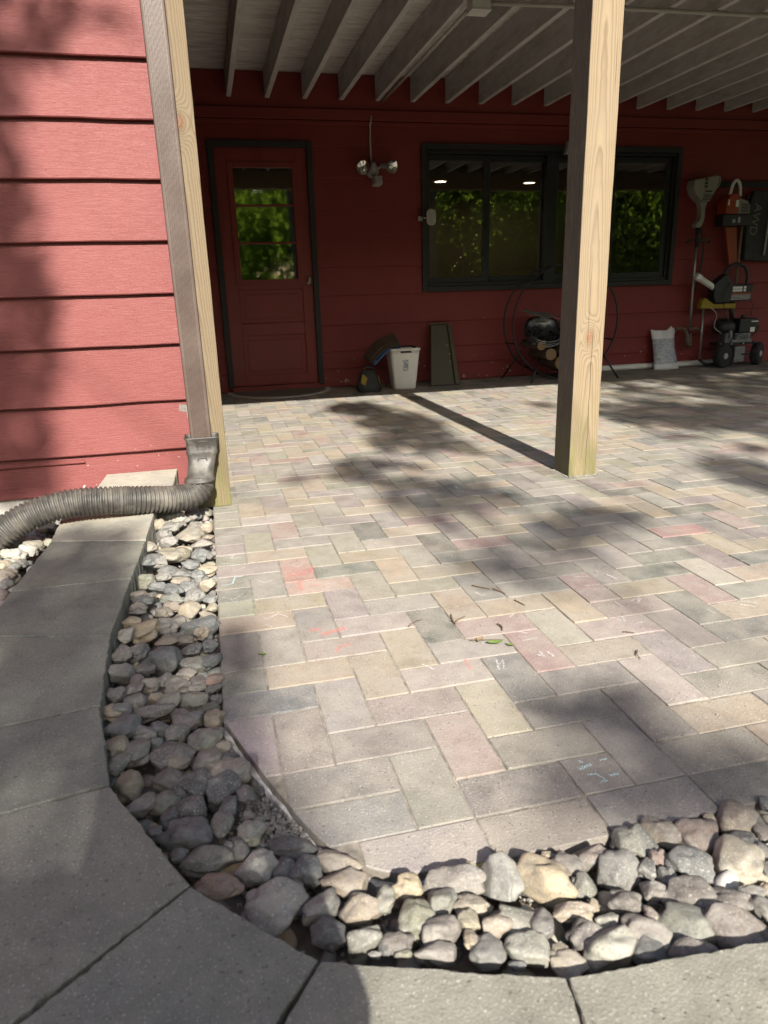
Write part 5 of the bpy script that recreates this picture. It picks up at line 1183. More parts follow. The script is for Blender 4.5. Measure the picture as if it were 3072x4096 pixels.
m.rings(rs).build('sheet', M['galv'], t_)
# soil bag
M['bagprint'] = None
t = NT('printed_bag'); co = t.coord('World'); sp_ = t.n('SeparateXYZ', i_0=co); X_, Z_ = sp_.outputs[0], sp_.outputs[2]
tx = t.math('GREATER_THAN', t.noise(t.coord('World', (28,1,260)), 1.4, 3, .7), .52)
br = t.n('TexBrick'); t.set(br.inputs[0], t.coord('World', (7,1,9), rot=(R(90),0,0))); br.inputs['Mortar Size'].default_value = .03; br.inputs['Color1'].default_value = (.20,.23,.29,1); br.inputs['Color2'].default_value = (.42,.45,.49,1); br.inputs['Mortar'].default_value = (.72,.73,.73,1)
zone = t.math('MULTIPLY', t.rng(Z_, .05,.06), t.rng(Z_, .29,.30,1,0))
cc = t.mix(zone, (.66,.67,.67), t.mix(t.math('MULTIPLY', tx, .65), br.outputs[0], (.16,.18,.22)))
M['bagprint'] = t.fin(cc, .35, t.bump(t.noise(co, 22, 4), .5, .01))
sg = thing('soil_bag', (4.5,4.62,0), 'white printed plastic bag of garden material leaning on the wall', 'bag')
m = MB(); nx, nz = 16, 18; F = []; B = []
for j in range(nz+1):
    for i in range(nx+1):
        u_, v_ = i/nx, j/nz; wid = .285-.03*math.sin(math.pi*v_)-.02*v_; x = 4.495-wid/2+wid*u_-.015*v_; puff = .055*(math.sin(math.pi*u_)**.6)*(math.sin(math.pi*min(1, v_*.86+.1))**.5)
        z = .36*v_+.03*v_**4*abs(u_-.45)*2; y = 4.64+.10*v_; w = .01*noise.noise(Vector((u_*5, v_*6, 2)))
        F.append((x, y-puff+w, z)); B.append((x, y+puff*.5+.004, z))
q = (nx+1)*(nz+1); fs = []
for j in range(nz):
    for i in range(nx):
        a = j*(nx+1)+i; fs += [(a,a+1,a+nx+2,a+nx+1),(q+a+1,q+a,q+a+nx+1,q+a+nx+2)]
m.add(F+B, fs+[(j*(nx+1), (j+1)*(nx+1), q+(j+1)*(nx+1), q+j*(nx+1)) for j in range(nz)]+[((j+1)*(nx+1)+nx, j*(nx+1)+nx, q+j*(nx+1)+nx, q+(j+1)*(nx+1)+nx) for j in range(nz)]+[(i+1,i,q+i,q+i+1) for i in range(nx)])
m.build('sack', M['bagprint'], sg, smooth=True)
m = MB(); m.add([(4.355,4.728,.352),(4.42,4.735,.375),(4.53,4.735,.372),(4.575,4.735,.41),(4.618,4.728,.366),(4.36,4.738,.352),(4.42,4.745,.375),(4.53,4.745,.372),(4.575,4.745,.41),(4.618,4.738,.366),(4.36,4.73,.33),(4.615,4.73,.33)], [(10,11,4,3,2,1,0),(5,6,7,8,9,11,10),(0,1,6,5),(1,2,7,6),(2,3,8,7),(3,4,9,8)]); m.build('folded_top', M['bagprint'], sg)
# white pipe on the floor
pv = MB(); pv.tube([(3.72,4.74,.030),(5.0,4.745,.030),(5.16,4.745,.030)], .029, 16, False); pv.tube([(5.16,4.745,.030),(3.72,4.74,.030)], .025, 16, False)
pv = pv.build('floor_pipe', M['white_pl'], None, smooth=True, loc=(4.4,4.74,0)); tag(pv, 'long white plastic pipe lying on the floor along the wall', 'pipe')
# hanging rail
rl = MB(); rl.box((4.98,4.757,1.70),(6.1,4.780,1.735)); rl.box((4.98,4.75,1.735),(6.1,4.757,1.742)); rl.box((4.98,4.75,1.693),(6.1,4.757,1.70))
tag(rl.build('tool_rail', M['blackmetal'], None, loc=(5.5,4.77,1.7)), 'dark metal tool rail fixed high on the wall at right', 'rail')
# string trimmer
tr = thing('string_trimmer', (4.76,4.72,.2), 'white string trimmer hanging engine up on the wall right of the window', 'string trimmer')
def slabpoly(poly, y0, y1, mat, nm, par, bev=.01):      # outline in XZ, given thickness in Y
    m = MB(); m.prism(poly, -y1, -y0, Matrix(((1,0,0,0),(0,0,-1,0),(0,1,0,0),(0,0,0,1)))); return m.build(nm, mat, par, bevel=bev, seg=3)
M['cream_w'] = plain('shaded_cream_plastic', (.23,.22,.185), .45, .06, 12, .05)  # white plastic darkened: dimness under the deck is put into the colour
slabpoly([(4.605,1.74),(4.60,1.68),(4.625,1.62),(4.665,1.585),(4.70,1.55),(4.79,1.55),(4.815,1.60),(4.86,1.68),(4.875,1.75),(4.85,1.785),(4.80,1.77)][::-1], 4.62, 4.74, M['cream_w'], 'engine_housing', tr)
slabpoly([(4.70,1.552),(4.725,1.49),(4.73,1.42),(4.715,1.385),(4.68,1.36),(4.69,1.325),(4.745,1.325),(4.765,1.37),(4.775,1.42),(4.77,1.49),(4.79,1.552)][::-1], 4.65, 4.72, M['cream_w'], 'throttle_grip', tr)
m = MB()
for k in range(4): m.box((4.70+.004*k,4.617,1.562+.014*k),(4.795+.006*k,4.6195,1.568+.014*k))
for k in range(3): m.box((4.715,4.617,1.67+.03*k),(4.745,4.6195,1.69+.03*k))
m.build('vents', M['black'], tr)
m = MB(); m.tube([(4.735,4.69,1.33),(4.745,4.69,1.15)], .02, 12); m.build('front_grip', M['black'], tr, smooth=True)
M['alu'] = plain('aluminium_tube', (.30,.29,.265), .4, .1, 40, .05, 200, .7)
m = MB(); m.tube([(4.745,4.70,1.18),(4.752,4.705,.9),(4.765,4.71,.6),(4.772,4.71,.33)], .0125, 12); m.build('shaft', M['alu'], tr, smooth=True)
m = MB(); m.tube(spline([(4.63,4.70,1.19),(4.66,4.66,1.215),(4.75,4.64,1.205),(4.84,4.66,1.215),(4.88,4.70,1.19)], 5), .011, 8); m.build('loop_handle', M['black'], tr, smooth=True)
M['guard'] = plain('brown_plastic_guard', (.13,.10,.075), .7, .2, 20, .2)
m = MB(); m.tube([(4.772,4.70,.34),(4.765,4.69,.26),(4.745,4.67,.21)], [.018,.025,.03], 12); m.build('gear_head', M['guard'], tr, smooth=True)
m = MB(); m.tube(spline([(4.60,4.68,.385),(4.66,4.67,.39),(4.71,4.67,.34),(4.735,4.67,.24)], 5), [.012]*6+[.016]*6+[.022]*4, 8); m.tube(spline([(4.92,4.69,.325),(4.85,4.68,.37),(4.79,4.68,.385),(4.74,4.68,.37)], 5), [.010]*5+[.013]*11, 8); m.build('guard', M['guard'], tr, smooth=True)
m = MB(); m.tube(spline([(4.76,4.69,1.33),(4.80,4.70,1.26),(4.83,4.70,1.1),(4.81,4.71,.85),(4.79,4.71,.75)], 5), .008, 6); m.build('strap', M['nylon'], tr, smooth=True)
# chainsaw
cs = thing('chainsaw', (5.1,4.70,1.4), 'orange and white chainsaw hanging bar down from the wall rail', 'chainsaw')
M['orange'] = plain('orange_plastic', (.25,.042,.011), .45, .12, 14, .05)
m = MB(); m.tube(spline([(5.03,4.66,1.60),(5.05,4.66,1.70),(5.09,4.66,1.742),(5.13,4.66,1.70),(5.145,4.66,1.60)], 6), .0145, 10); m.build('front_handle', M['white_pl'], cs, smooth=True)
slabpoly([(4.965,1.44),(5.10,1.44),(5.105,1.60),(5.06,1.625),(5.0,1.61),(4.96,1.55)], 4.60, 4.74, M['orange'], 'engine_cover', cs)
slabpoly([(5.107,1.44),(5.245,1.44),(5.24,1.52),(5.21,1.56),(5.13,1.58),(5.107,1.58)], 4.62, 4.74, M['cream_w'], 'starter_cover', cs)
m = MB()
for k in range(6): m.box((5.14,4.6165,1.452+.014*k),(5.225,4.6195,1.459+.014*k))
m.build('vents', M['black'], cs)
for a_ in ((4.975,1.515,4.99,1.565),(5.06,1.50,5.092,1.56)): m = MB(); m.box((a_[0],4.597,a_[1]),(a_[2],4.5995,a_[3])); m.build('sticker', M['white_pl'], cs)
slabpoly([(4.95,1.33),(5.26,1.335),(5.26,1.438),(4.95,1.438)], 4.61, 4.74, M['black'], 'lower_body', cs)
for a_ in ((5.05,1.36,5.08,1.39),(5.11,1.36,5.135,1.41)): m = MB(); m.box((a_[0],4.606,a_[1]),(a_[2],4.6095,a_[3])); m.build('sticker', M['grey_pl'], cs)
slabpoly([(5.045,1.33),(5.17,1.33),(5.225,.97),(5.135,.97)], 4.69, 4.72, M['orange'], 'bar_cover', cs, .006)
m = MB(); m.tube([(5.21,4.65,1.59),(5.23,4.65,1.60)], .014, 10); m.build('cap', M['black'], cs)
# pole, black case
M['pole'] = plain('wooden_pole', (.20,.155,.095), .7, .2, 20, .2)
pl_ = MB(); pl_.tube([(5.262,4.73,1.43),(5.255,4.72,1.0),(5.262,4.70,.04)], .0125, 10)
tag(pl_.build('pole', M['pole'], None, smooth=True, loc=(5.26,4.72,0)), 'thin wooden pole standing against the wall beside the chainsaw', 'pole')
bc = thing('hanging_case', (5.5,4.74,1.0), 'black fabric case with pale lettering hanging from the rail at right', 'case')
slabpoly([(5.31,1.02),(5.72,1.0),(5.70,1.64),(5.34,1.66),(5.29,1.5)], 4.70, 4.75, M['nylon'], 'case_body', bc, .012)
m = MB(); m.tube(spline([(5.58,4.69,1.60),(5.53,4.685,1.5),(5.52,4.685,1.2),(5.515,4.685,1.06)], 5), .010, 8); m.build('piping', M['grey_pl'], bc, smooth=True)
fc = bpy.data.curves.new('lettering', 'FONT'); fc.body = 'AWD'; fc.size = .12; fc.extrude = .0006; fc.align_x = 'LEFT'
fo_ = bpy.data.objects.new('lettering_tmp', fc); COL.objects.link(fo_); dg = bpy.context.evaluated_depsgraph_get(); me = bpy.data.meshes.new_from_object(fo_.evaluated_get(dg)); bpy.data.objects.remove(fo_)
lt = bpy.data.objects.new('lettering', me); COL.objects.link(lt); lt.parent = bc; lt.matrix_local = T3(5.36-5.5,4.697-4.74,1.545-1.0)@RX(90)@RZ(-97); me.materials.clear(); me.materials.append(M['galv'])
# wheeled engine machine
mc = thing('wheeled_machine', (5.2,4.55,0), 'black wheeled engine machine with yellow bracket and label panel by the wall', 'machine')
M['rubber'] = plain('black_rubber', (.02,.02,.02), .85, .2, 30, .4, 160)
for x, y, yaw in ((5.02,4.50,18),(5.47,4.56,35)):
    mt = T3(x,y,.115)@RZ(yaw)@RX(90)
    m = MB(); m.lathe([(.06,-.035),(.095,-.04),(.112,-.03),(.115,-.01),(.115,.01),(.112,.03),(.095,.04),(.06,.035)], mt, 32); wh = m.build('wheel', M['rubber'], mc, smooth=True)
    m = MB(); m.lathe([(0,.048),(.024,.047),(.03,.041),(.031,.034)], mt, 24, False); m.build('hub', M['grey_pl'], wh, smooth=True)
m = MB(); m.tube([(5.02,4.52,.115),(5.47,4.58,.115)], .009, 8); m.build('axle', M['blackmetal'], mc, smooth=True)
m = MB(); m.box((4.97,4.52,.215),(5.43,4.66,.24)); m.build('deck_plate', M['black'], mc, bevel=.005)
m = MB(); m.tube([(5.40,4.50,.23),(5.40,4.50,.08),(5.36,4.5,.04)], .012, 8); m.tube([(5.24,4.50,.12),(5.40,4.50,.12)], .008, 8); m.build('front_frame', M['blackmetal'], mc, smooth=True)
M['castalu'] = plain('cast_aluminium', (.19,.195,.20), .45, .3, 40, .5, 120, .6)
m = MB(); m.box((5.10,4.49,.241),(5.33,4.62,.27)); m.box((5.13,4.48,.27),(5.30,4.62,.33)); m.box((5.03,4.50,.241),(5.09,4.60,.35)); m.tube([(5.06,4.47,.29),(5.06,4.47,.36)], .018, 10); m.tube([(5.12,4.46,.30),(5.26,4.46,.33)], .008, 8)
for k in range(5): m.box((5.14+.03*k,4.47,.275),(5.15+.03*k,4.48,.325))
m.build('engine_block', M['castalu'], mc, bevel=.004)
m = MB(); m.box((5.16,4.50,.04),(5.28,4.60,.20)); m.build('pump', M['castalu'], mc, bevel=.012, seg=3)
m = MB(); m.box((5.16,4.47,.331),(5.37,4.64,.47)); m.build('air_filter_box', M['black'], mc, bevel=.014, seg=3)
m = MB(); m.lathe([(.0,.07),(.06,.065),(.095,.04),(.105,.0),(.105,-.06),(.0,-.06)], T3(5.07,4.58,.40)@RX(10), 28); m.build('flywheel_cover', M['black'], mc, smooth=True)
for a_ in ((5.28,.34,5.33,.385),(5.285,.435,5.36,.445)): m = MB(); m.box((a_[0],4.466,a_[1]),(a_[2],4.4695,a_[3])); m.build('sticker', M['white_pl'], mc)
slabpoly([(4.92,.62),(5.33,.64),(5.34,.79),(5.10,.80),(5.02,.90),(4.89,.80),(4.90,.68)], 4.56, 4.66, M['black'], 'control_panel', mc, .012)
m = MB(); m.tube(spline([(5.02,4.62,.84),(5.06,4.62,.94),(5.15,4.62,.985),(5.25,4.62,.96),(5.30,4.62,.88),(5.30,4.62,.78)], 5), .016, 8); m.build('handle_loop', M['black'], mc, smooth=True)
m = MB()
for k in range(3):
    for j in range(2): m.box((5.10+.037*k,4.556,.725+.026*j),(5.133+.037*k,4.5595,.747+.026*j))
for j in range(2): m.box((5.225,4.556,.725+.026*j),(5.25,4.5595,.747+.026*j))
m.build('pictogram_label', M['white_pl'], mc)
m = MB(); m.box((5.09,4.556,.700),(5.32,4.5595,.714)); m.build('warning_strip', M['orange'], mc)
m = MB()
for j in range(4): m.box((5.09,4.556,.648+.013*j),(5.31,4.5595,.656+.013*j))
m.build('text_label', M['grey_pl'], mc)
slabpoly([(4.77,.575),(5.165,.565),(5.165,.615),(4.92,.612),(4.84,.66),(4.80,.675),(4.775,.63)], 4.57, 4.64, M['yellow'], 'yellow_bracket', mc, .008)
m = MB(); m.tube([(4.803,4.58,.60),(4.815,4.57,.09)], .010, 10); m.build('support_rod', M['alu'], mc, smooth=True)
m = MB(); m.tube([(5.16,4.60,.47),(5.13,4.61,.64)], .02, 10); m.tube([(4.83,4.60,.08),(4.9,4.58,.03),(5.0,4.56,.03)], .014, 8); m.build('column', M['black'], mc, smooth=True)
m = MB(); m.tube([(4.685,4.58,.885),(4.74,4.58,.855)], [.034,.034], 14, False); m.tube([(4.74,4.58,.855),(4.92,4.60,.765)], [.029,.029], 14, False); m.tube([(4.92,4.60,.765),(4.685,4.58,.885)], .024, 14, False); m.build('chute_pipe', M['white_pl'], mc, smooth=True)
m = MB(); m.tube(spline([(5.06,4.55,.80),(4.99,4.53,.70),(5.0,4.52,.55),(5.06,4.50,.42)], 6), .0045, 6); m.build('throttle_cable', M['black'], mc, smooth=True)
m = MB(); m.tube(spline([(5.30,4.56,.66),(5.34,4.54,.58),(5.31,4.52,.50)], 6), .0045, 6); m.build('throttle_cable', M['black'], mc, smooth=True)
m = MB(); m.tube(spline([(4.86,4.58,.60),(4.93,4.54,.52),(4.92,4.54,.40),(5.0,4.52,.33)], 6), .004, 6); m.build('pull_cord', M['grey_pl'], mc, smooth=True)
for k in range(7):
    m = MB(); m.box((5.00,4.470-.001*k,.262+.0115*k),(5.085,4.50,.267+.0115*k)); m.build('cooling_fin', M['castalu'], mc)
for x_, z_ in ((5.00,.228),(5.12,.228),(5.26,.228),(5.40,.228)):
    m = MB(); m.lathe([(0,.006),(.007,.006),(.008,0)], T3(x_,4.519,z_)@RX(90), 6); m.build('bolt', M['steel'], mc)
m = MB(); m.tube([(5.20,4.49,.475),(5.20,4.49,.505)], .022, 14); m.build('fuel_cap', M['black'], mc, smooth=True)
m = MB(); m.tube(spline([(5.33,4.49,.43),(5.38,4.48,.40),(5.36,4.47,.34),(5.31,4.475,.30)], 6), .006, 6); m.build('fuel_hose', M['black'], mc, smooth=True)
m = MB(); m.box((4.727,4.6155,1.632),(4.80,4.6185,1.645)); m.build('name_print', M['black'], tr)
m = MB(); m.tube(spline([(4.85,4.63,1.775),(4.875,4.62,1.755),(4.872,4.62,1.70),(4.845,4.62,1.66)], 5), .006, 6); m.build('top_guard', M['cream_w'], tr, smooth=True)
# ------------------------------------------------------------------ fallen leaves, twigs, chalk
M['twig'] = plain('dry_twig', (.11,.075,.045), .9, .3, 60, .4); M['dead'] = plain('dead_leaf', (.24,.17,.095), .85, .3, 60, .4)
M['leafg'] = plain('green_leaf', (.11,.16,.04), .6, .2, 60, .2); M['leafy'] = plain('yellow_leaf', (.36,.31,.07), .6, .2, 60, .2)
def leaf(x, y, z, L, wd, ang, mat, lab, curl=.25, grp=None):
    m = MB(); n = 7; rs = []; top = []
    for i in range(n+1):
        k = i/n; w = wd*math.sin(math.pi*min(.98, k*.93+.05))**.8; h = curl*L*(k-.5)**2*2
        c = Vector((math.cos(ang), math.sin(ang), 0)); s_ = Vector((-c.y, c.x, 0)); p_ = Vector((x, y, z))+c*L*(k-.5)+Vector((0,0,h+.001))
        top.append((p_-s_*w/2+Vector((0,0,w*.25)), p_, p_+s_*w/2+Vector((0,0,w*.25))))
    vs = [q for r_ in top for q in r_]; vs2 = [q-Vector((0,0,.0005)) for q in vs]; k = len(vs); fs = []
    for i in range(n):
        for j in range(2): a = i*3+j; fs += [(a,a+1,a+4,a+3),(k+a+1,k+a,k+a+3,k+a+4)]
    m.add(vs+vs2, fs); o = m.build('leaf', mat, None, smooth=True, loc=(x,y,z)); tag(o, lab, 'leaf', grp); return o
def twig(pts, r_, lab):
    p = [Vector(q) for q in pts]; m = MB(); sp_ = spline(p, 5); m.tube([q+Vector((.0015*noise.noise(q*200), .0015*noise.noise(q*170), .0004)) for q in sp_], [r_*(1.2-.7*i/len(sp_)) for i in range(len(sp_))], 6)
    o = m.build('twig', M['twig'], None, smooth=True, loc=tuple(p[0])); tag(o, lab, 'twig', 'dry catkins and twigs on the pavers'); return o
leaf(.660,-.247,.002,.04,.016,-.15,M['leafg'],'small green leaf lying on the grey paver with dry twigs')
leaf(.692,-.268,.002,.022,.010,-.8,M['leafg'],'narrow curled green leaf end beside the small green leaf')
leaf(.099,-.138,.002,.022,.010,2.6,M['leafg'],'tiny pale green leaf at the joint near the left patio edge')
leaf(.378,-.898,-.006,.06,.014,.25,M['leafy'],'curled yellow leaf caught between the patio edge and a grey stone',.6)
leaf(.621,-1.072,.0,.055,.022,1.0,M['dead'],'dry brown leaf wedged between the reddish stones at lower right')
leaf(.0,-.80,-.012,.05,.02,.4,M['dead'],'dry tan leaf between dark stones at the inner curve')
leaf(.63,-.222,.003,.03,.014,.9,M['dead'],'dark curled leaf scrap left of the green leaf')
twig([(.607,-.215,.003),(.64,-.225,.004),(.687,-.236,.003)],.0012,'thin dry stem running to the small green leaf')
twig([(.782,.061,.003),(.79,.045,.004),(.801,.022,.003)],.0026,'dark dry catkin lying near the middle of the patio')
twig([(.733,.105,.003),(.75,.085,.004),(.772,.064,.003)],.0020,'thin dry catkin left of the dark catkin')
twig([(.608,-.067,.003),(.602,-.095,.004),(.603,-.119,.003)],.0024,'bent dry catkin lying across the tan paver')
twig([(.608,-.105,.003),(.625,-.095,.004),(.641,-.085,.003)],.0016,'short dry catkin beside the bent one')
twig([(.706,-.152,.003),(.71,-.17,.004),(.705,-.188,.003)],.0024,'dry catkin pointing at the green leaf')
twig([(.481,-.098,.003),(.50,-.08,.004),(.526,-.069,.003)],.0018,'thin dry catkin on the paver joint left of centre')
twig([(.809,-.029,.003),(.815,-.05,.004),(.822,-.068,.003)],.0018,'straight dry twig on the pale lilac paver')
twig([(.971,-.378,.003),(.958,-.395,.004),(.953,-.416,.003)],.0016,'forked dry twig near the right foreground paver joint')
twig([(.988,-.285,.003),(1.0,-.29,.004),(1.014,-.299,.003)],.0014,'dry twig lying along the joint at right')
def m_chalk(name, c, thr):
    t = NT(name); n = t.noise(t.coord('World'), 420, 3, .7); tr = t.n('BsdfTransparent'); mx = t.n('MixShader')
    t.set(mx.inputs[0], t.rng(n, thr, thr+.1)); t.set(mx.inputs[1], tr.outputs[0]); t.set(mx.inputs[2], t.b.outputs[0]); t.set(t.out.inputs[0], mx.outputs[0]); t.fin(c, .95); return t.m
CH = {'w': m_chalk('white_chalk', (.72,.73,.74), .50), 'b': m_chalk('blue_chalk', (.52,.72,.74), .47), 'r': m_chalk('red_chalk', (.70,.22,.19), .50)}
for key, nm in (('w','white'),('b','blue'),('r','red')):
    m = MB(); rr = random.Random(5)
    for col_, pts, w in CHALK:
        if col_ != key: continue
        for i in range(len(pts)-1):
            a, b = Vector((*pts[i], .0024)), Vector((*pts[i+1], .0024)); d = b-a
            if d.length < 1e-4: continue
            s_ = Vector((-d.y, d.x, 0)).normalized()*w/2; e = d.normalized()*w*.2
            m.add([a-e-s_, b+e-s_, b+e+s_, a-e+s_], [(0,1,2,3)])
    o = m.build('chalk_marks', CH[key], patio); tag(o, nm+' chalk scribbles')
# ------------------------------------------------------------------ the photographer, behind the lens
t = NT('person_surface'); zz = t.n('SeparateXYZ', i_0=t.coord('World')).outputs; cl_ = t.noise(t.coord('World'), 14, 4)
top_c = t.mix(cl_, (.10,.022,.022), (.15,.035,.032)); col = t.mix(t.math('GREATER_THAN', zz[2], .50), t.mix(cl_, (.03,.035,.05), (.05,.055,.075)), top_c)
col = t.mix(t.math('GREATER_THAN', zz[2], .975), col, (.42,.27,.20)); col = t.mix(t.math('MULTIPLY', t.math('GREATER_THAN', zz[1], -1.865), t.math('GREATER_THAN', zz[2], .6)), col, (.42,.27,.20)); col = t.mix(t.math('LESS_THAN', zz[2], -.03), col, (.05,.05,.05))
M['person'] = t.fin(col, .75, t.bump(cl_, .4, .01))
pe = thing('person', (-.13,-2.2,-.1), 'crouching person in a dark red top with a phone, shadowing the lower left slabs', 'person')
PV = [(-.13,-2.30,.42,.16),(-.13,-2.25,.58,.145),(-.13,-2.17,.78,.155),(-.13,-2.13,.90,.10),(-.12,-2.10,.99,.055),(-.115,-2.06,1.07,.08),(-.11,-2.05,1.16,.092),(-.11,-2.06,1.235,.07),(-.113,-1.965,1.12,.018),
 (.04,-2.14,.90,.07),(.125,-2.02,.71,.048),(.095,-1.86,.77,.032),(.09,-1.80,.80,.034),(-.30,-2.14,.90,.07),(-.32,-2.0,.69,.048),(-.06,-1.86,.75,.032),(-.01,-1.80,.78,.034),
 (-.04,-2.30,.40,.10),(.05,-1.97,.42,.07),(.04,-2.26,.02,.045),(.05,-2.08,-.06,.038),(-.22,-2.30,.40,.10),(-.29,-1.95,.40,.07),(-.28,-2.24,.02,.045),(-.29,-2.06,-.06,.038)]
PE = [(0,1),(1,2),(2,3),(3,4),(4,5),(5,6),(6,7),(5,8),(3,9),(9,10),(10,11),(11,12),(3,13),(13,14),(14,15),(15,16),(0,17),(17,18),(18,19),(19,20),(0,21),(21,22),(22,23),(23,24)]
for hb, sx in ((12, -1), (16, 1)):
    hx, hy, hz, _ = PV[hb]
    for k in range(4):
        b0 = len(PV); L_ = (.9, 1.05, 1.0, .8)[k]; PV += [(hx+sx*.006,hy+.022,hz+.022-.02*k,.0095), (hx+sx*.018,hy+.045*L_,hz+.024-.02*k,.009), (hx+sx*.032*L_,hy+.05*L_,hz+.026-.02*k,.008)]; PE += [(hb,b0),(b0,b0+1),(b0+1,b0+2)]
    b0 = len(PV); PV += [(hx+sx*.012,hy-.012,hz+.03,.011), (hx+sx*.024,hy+.01,hz+.052,.009)]; PE += [(hb,b0),(b0,b0+1)]
off = base(pe); me = bpy.data.meshes.new('body'); me.from_pydata([tuple(Vector(v[:3])-off) for v in PV], PE, []); bo = bpy.data.objects.new('body', me); COL.objects.link(bo); bo.parent = pe
sk = bo.modifiers.new('skin', 'SKIN'); ss = bo.modifiers.new('sub', 'SUBSURF'); ss.levels = ss.render_levels = 2
for i_, v in enumerate(PV): me.skin_vertices[0].data[i_].radius = (v[3], v[3])
me.skin_vertices[0].data[0].use_root = True; me.materials.append(M['person'])
m = MB(); m.ball((-.11,-2.075,1.185), (.098,.108,.095), 18, 12); M['hair'] = plain('brown_hair', (.035,.022,.014), .7, .3, 20, .8, 90, stretch=(1,1,.2)); m.build('hair', M['hair'], pe, smooth=True)
for sx in (-1, 1): m = MB(); m.ball((-.11+sx*.032,-1.972,1.15), .011, 8, 8); m.build('eye', M['white_pl'], pe, smooth=True)
ph_ = MB(); ph_.box((-.036,-.118,.006),(.036,.03,.0145), mw)
tag(ph_.build('phone', M['black'], None, bevel=.004, loc=tuple(CAM)), 'black phone held up by the crouching person', 'phone')
gp = MB(); rr = random.Random(21)
for k in range(420):
    e = rr.random(); side = rr.randrange(3); d_ = abs(rr.gauss(0, .008))
    gx, gy = ((1.587+.135*e, 1.142-d_), (1.722+d_, 1.142+.148*e), (1.587-d_, 1.142+.148*e))[side]; s_ = rr.uniform(.0012, .004)
    m_ = Matrix.Translation((gx, gy, .0015))@Matrix.Rotation(rr.uniform(0,6), 4, 'X')@Matrix.Rotation(rr.uniform(0,6), 4, 'Z'); gp.add([m_@(v*s_) for v in vs0], fs0)
for k in range(900):
    gx, gy = rr.uniform(0, 2.2), rr.uniform(-.85, 1.8); s_ = rr.uniform(.0008, .0026)
    if gx < .1 and gy < -.4: continue
    m_ = Matrix.Translation((gx, gy, .002))@Matrix.Rotation(rr.uniform(0,6), 4, 'X'); gp.add([m_@(v*s_) for v in vs0], fs0)
tag(gp.build('grit', M['gravel'], patio), kind='stuff')
# ------------------------------------------------------------------ trees
M['trunk'] = plain('tree_bark', (.10,.078,.058), .95, .35, 9, .9, 40, stretch=(1,1,.25))
M['leaf_a'] = m_leaf('sunlit_leaves', (.055,.10,.018), (.13,.19,.03)); M['leaf_b'] = m_leaf('shrub_leaves', (.07,.12,.022), (.19,.27,.045))
def leaves(name, P, size, mat, parent, seed=0):
    r_ = np.random.default_rng(seed); n = len(P); off = np.array(base(parent)); a = r_.normal(size=(n,3)); a /= np.linalg.norm(a, axis=1)[:,None]
    b = np.cross(a, r_.normal(size=(n,3))); b /= np.linalg.norm(b, axis=1)[:,None]; c = np.cross(a, b)
    s = size*r_.uniform(.6, 1.35, (n,1)); P = P-off
    V = np.stack([P-a*s*.6, P+b*s*.28+c*s*.06, P+a*s*.6, P-b*s*.28+c*s*.06], 1).reshape(-1,3)
    me = bpy.data.meshes.new(name); me.vertices.add(4*n); me.vertices.foreach_set('co', V.ravel().astype(np.float32)); me.loops.add(4*n); me.polygons.add(n)
    me.loops.foreach_set('vertex_index', np.arange(4*n, dtype=np.int32)); me.polygons.foreach_set('loop_start', np.arange(0, 4*n, 4, dtype=np.int32)); me.polygons.foreach_set('loop_total', np.full(n, 4, np.int32))
    me.update(calc_edges=True); me.materials.append(mat); o = bpy.data.objects.new(name, me); COL.objects.link(o); o.parent = parent; return o
TAN_E = math.tan(SUN_EL); SD = np.array(SDIR)
def shade_field(x, y):
    # how leafy the crowns are along the sun ray that ends at (x, y); behind the wing wall y stands for height
    f = np.full_like(x, .27)
    onwall = (x < .06) & (y > 1.42)
    g = np.zeros_like(x); w = np.zeros_like(x)
    for cx, cy, rx, ry, a in SHADE: g += 1.5*a*np.exp(-((x-cx)/rx)**2*1.1-((y-cy)/ry)**2*1.1)
    for cx, cy, rx, ry, a in WALLSHADE: w += a*np.exp(-((x-cx)/rx)**2*1.1-((y-cy)/ry)**2*1.1)
    return f+np.where(onwall, w-.22, g)
SHADE.append((1.66,2.3,.14,1.5,-.9))
def fbm(x, y, s, seed):
    # cheap value noise
    r_ = np.random.default_rng(seed); T_ = r_.random((128,128)); out = np.zeros_like(x); amp = 1; tot = 0
    for o_ in range(3):
        u_, v_ = x/s*(2**o_)+17.3*o_+500, y/s*(2**o_)+9.1*o_+500; i, j = np.floor(u_).astype(int), np.floor(v_).astype(int); fu, fv = u_-i, v_-j; fu = fu*fu*(3-2*fu); fv = fv*fv*(3-2*fv)
        g = lambda a, b: T_[a % 128, b % 128]
        out += amp*((g(i,j)*(1-fu)+g(i+1,j)*fu)*(1-fv)+(g(i,j+1)*(1-fu)+g(i+1,j+1)*fu)*fv); tot += amp; amp *= .5
    return out/tot
NC = 230000
x = rng.uniform(-4.5, 8.5, NC); y = rng.uniform(-3.2, 5.2, NC)
fld = shade_field(x, y)+(fbm(x, y, .45, 3)-.5)*1.05
inside = (x > -1.3) & (x < 3.6)
fld = np.where(inside, fld, .55+(fbm(x, y, .6, 5)-.5)*2.0)+np.where(x > 3.0, .35, 0.)
keep = rng.random(NC) < (np.clip((fld-.28)*1.3, 0, 1)*.34)
x, y = x[keep], y[keep]; tt = 12.5+2.5*(fbm(x, y, 1.2, 8)-.5)*2+rng.normal(0, .8, len(x))
LP = np.stack([x, y, np.zeros_like(x)], 1)-SD[None,:]*tt[:,None]
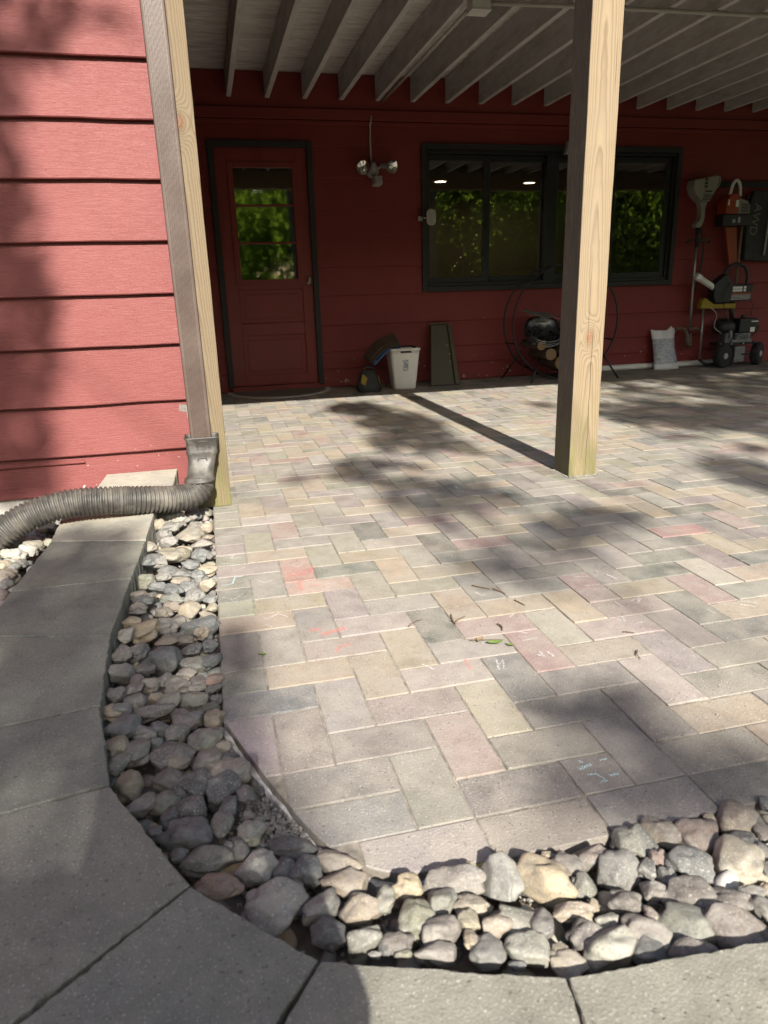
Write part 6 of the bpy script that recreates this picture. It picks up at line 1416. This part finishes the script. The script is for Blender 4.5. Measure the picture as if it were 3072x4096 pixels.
TR = [((-2.6,-12.6), -1.2, 'tall leafy tree shading the left slabs and red wall, reflected in the door', .0), ((2.9,-12.2), 4.2, 'tall leafy tree shading the patio, reflected in the window', .5), ((7.4,-12.4), 99, 'tall leafy tree shading the far right of the patio', .9)]
lo_x = -99
for (tx, ty), hi_x, lab, ph in TR:
    sel = (LP[:,0] > lo_x) & (LP[:,0] <= hi_x); lo_x = hi_x; Q = LP[sel]
    t_ = thing('tree', (tx, ty, -.1), lab, 'tree', 'trees behind the photographer')
    m = MB(); top = Vector((tx+.35*math.sin(ph*7), ty+1.0, 6.2)); tp_ = spline([(tx,ty,-.15),(tx+.1,ty+.1,1.6),(tx-.05,ty+.45,3.8),tuple(top)], 6); m.tube(tp_, [.17*(1-.6*i/len(tp_)) for i in range(len(tp_))], 12); m.build('trunk', M['trunk'], t_, smooth=True)
    m = MB(); r_ = np.random.default_rng(int(ph*10)+2)
    for k in range(16):
        e = Vector(Q[r_.integers(len(Q))]); a = tp_[-1-int(r_.integers(0, 9))]; mid = (a+e)/2+Vector((0,0,.5)); sp2 = spline([a, mid, e], 5); m.tube(sp2, [.018*(1-.85*i/len(sp2)) for i in range(len(sp2))], 6)
    m.build('limbs', M['trunk'], t_, smooth=True)
    leaves('crown', Q, .12, M['leaf_a'], t_, int(ph*10))
wd = bpy.data.objects.new('woodland', None)
r_ = np.random.default_rng(90); NW = 80000
cl = np.stack([r_.uniform(-9, 34, 640), r_.uniform(-31, -18, 640), r_.uniform(.0, 1, 640)*8], 1); idx = r_.integers(0, 640, NW)
P_ = cl[idx]+r_.normal(0, .75, (NW,3)); P_[:,2] = np.clip(P_[:,2], -.05, 9)
COL.objects.link(wd); wl = leaves('woodland', P_, np.where(P_[:,1] < -25, .6, .24)[:,None], M['leaf_b'], wd, 4); wl.parent = None; bpy.data.objects.remove(wd)
wl.name = 'woodland'; tag(wl, 'mass of green woodland mirrored in the door and window glass', 'woodland', kind='stuff')
S.cycles.max_bounces = 8; S.cycles.diffuse_bounces = 3; S.cycles.transparent_max_bounces = 16
S.cycles.caustics_reflective = False; S.cycles.caustics_refractive = False; S.cycles.sample_clamp_indirect = 6
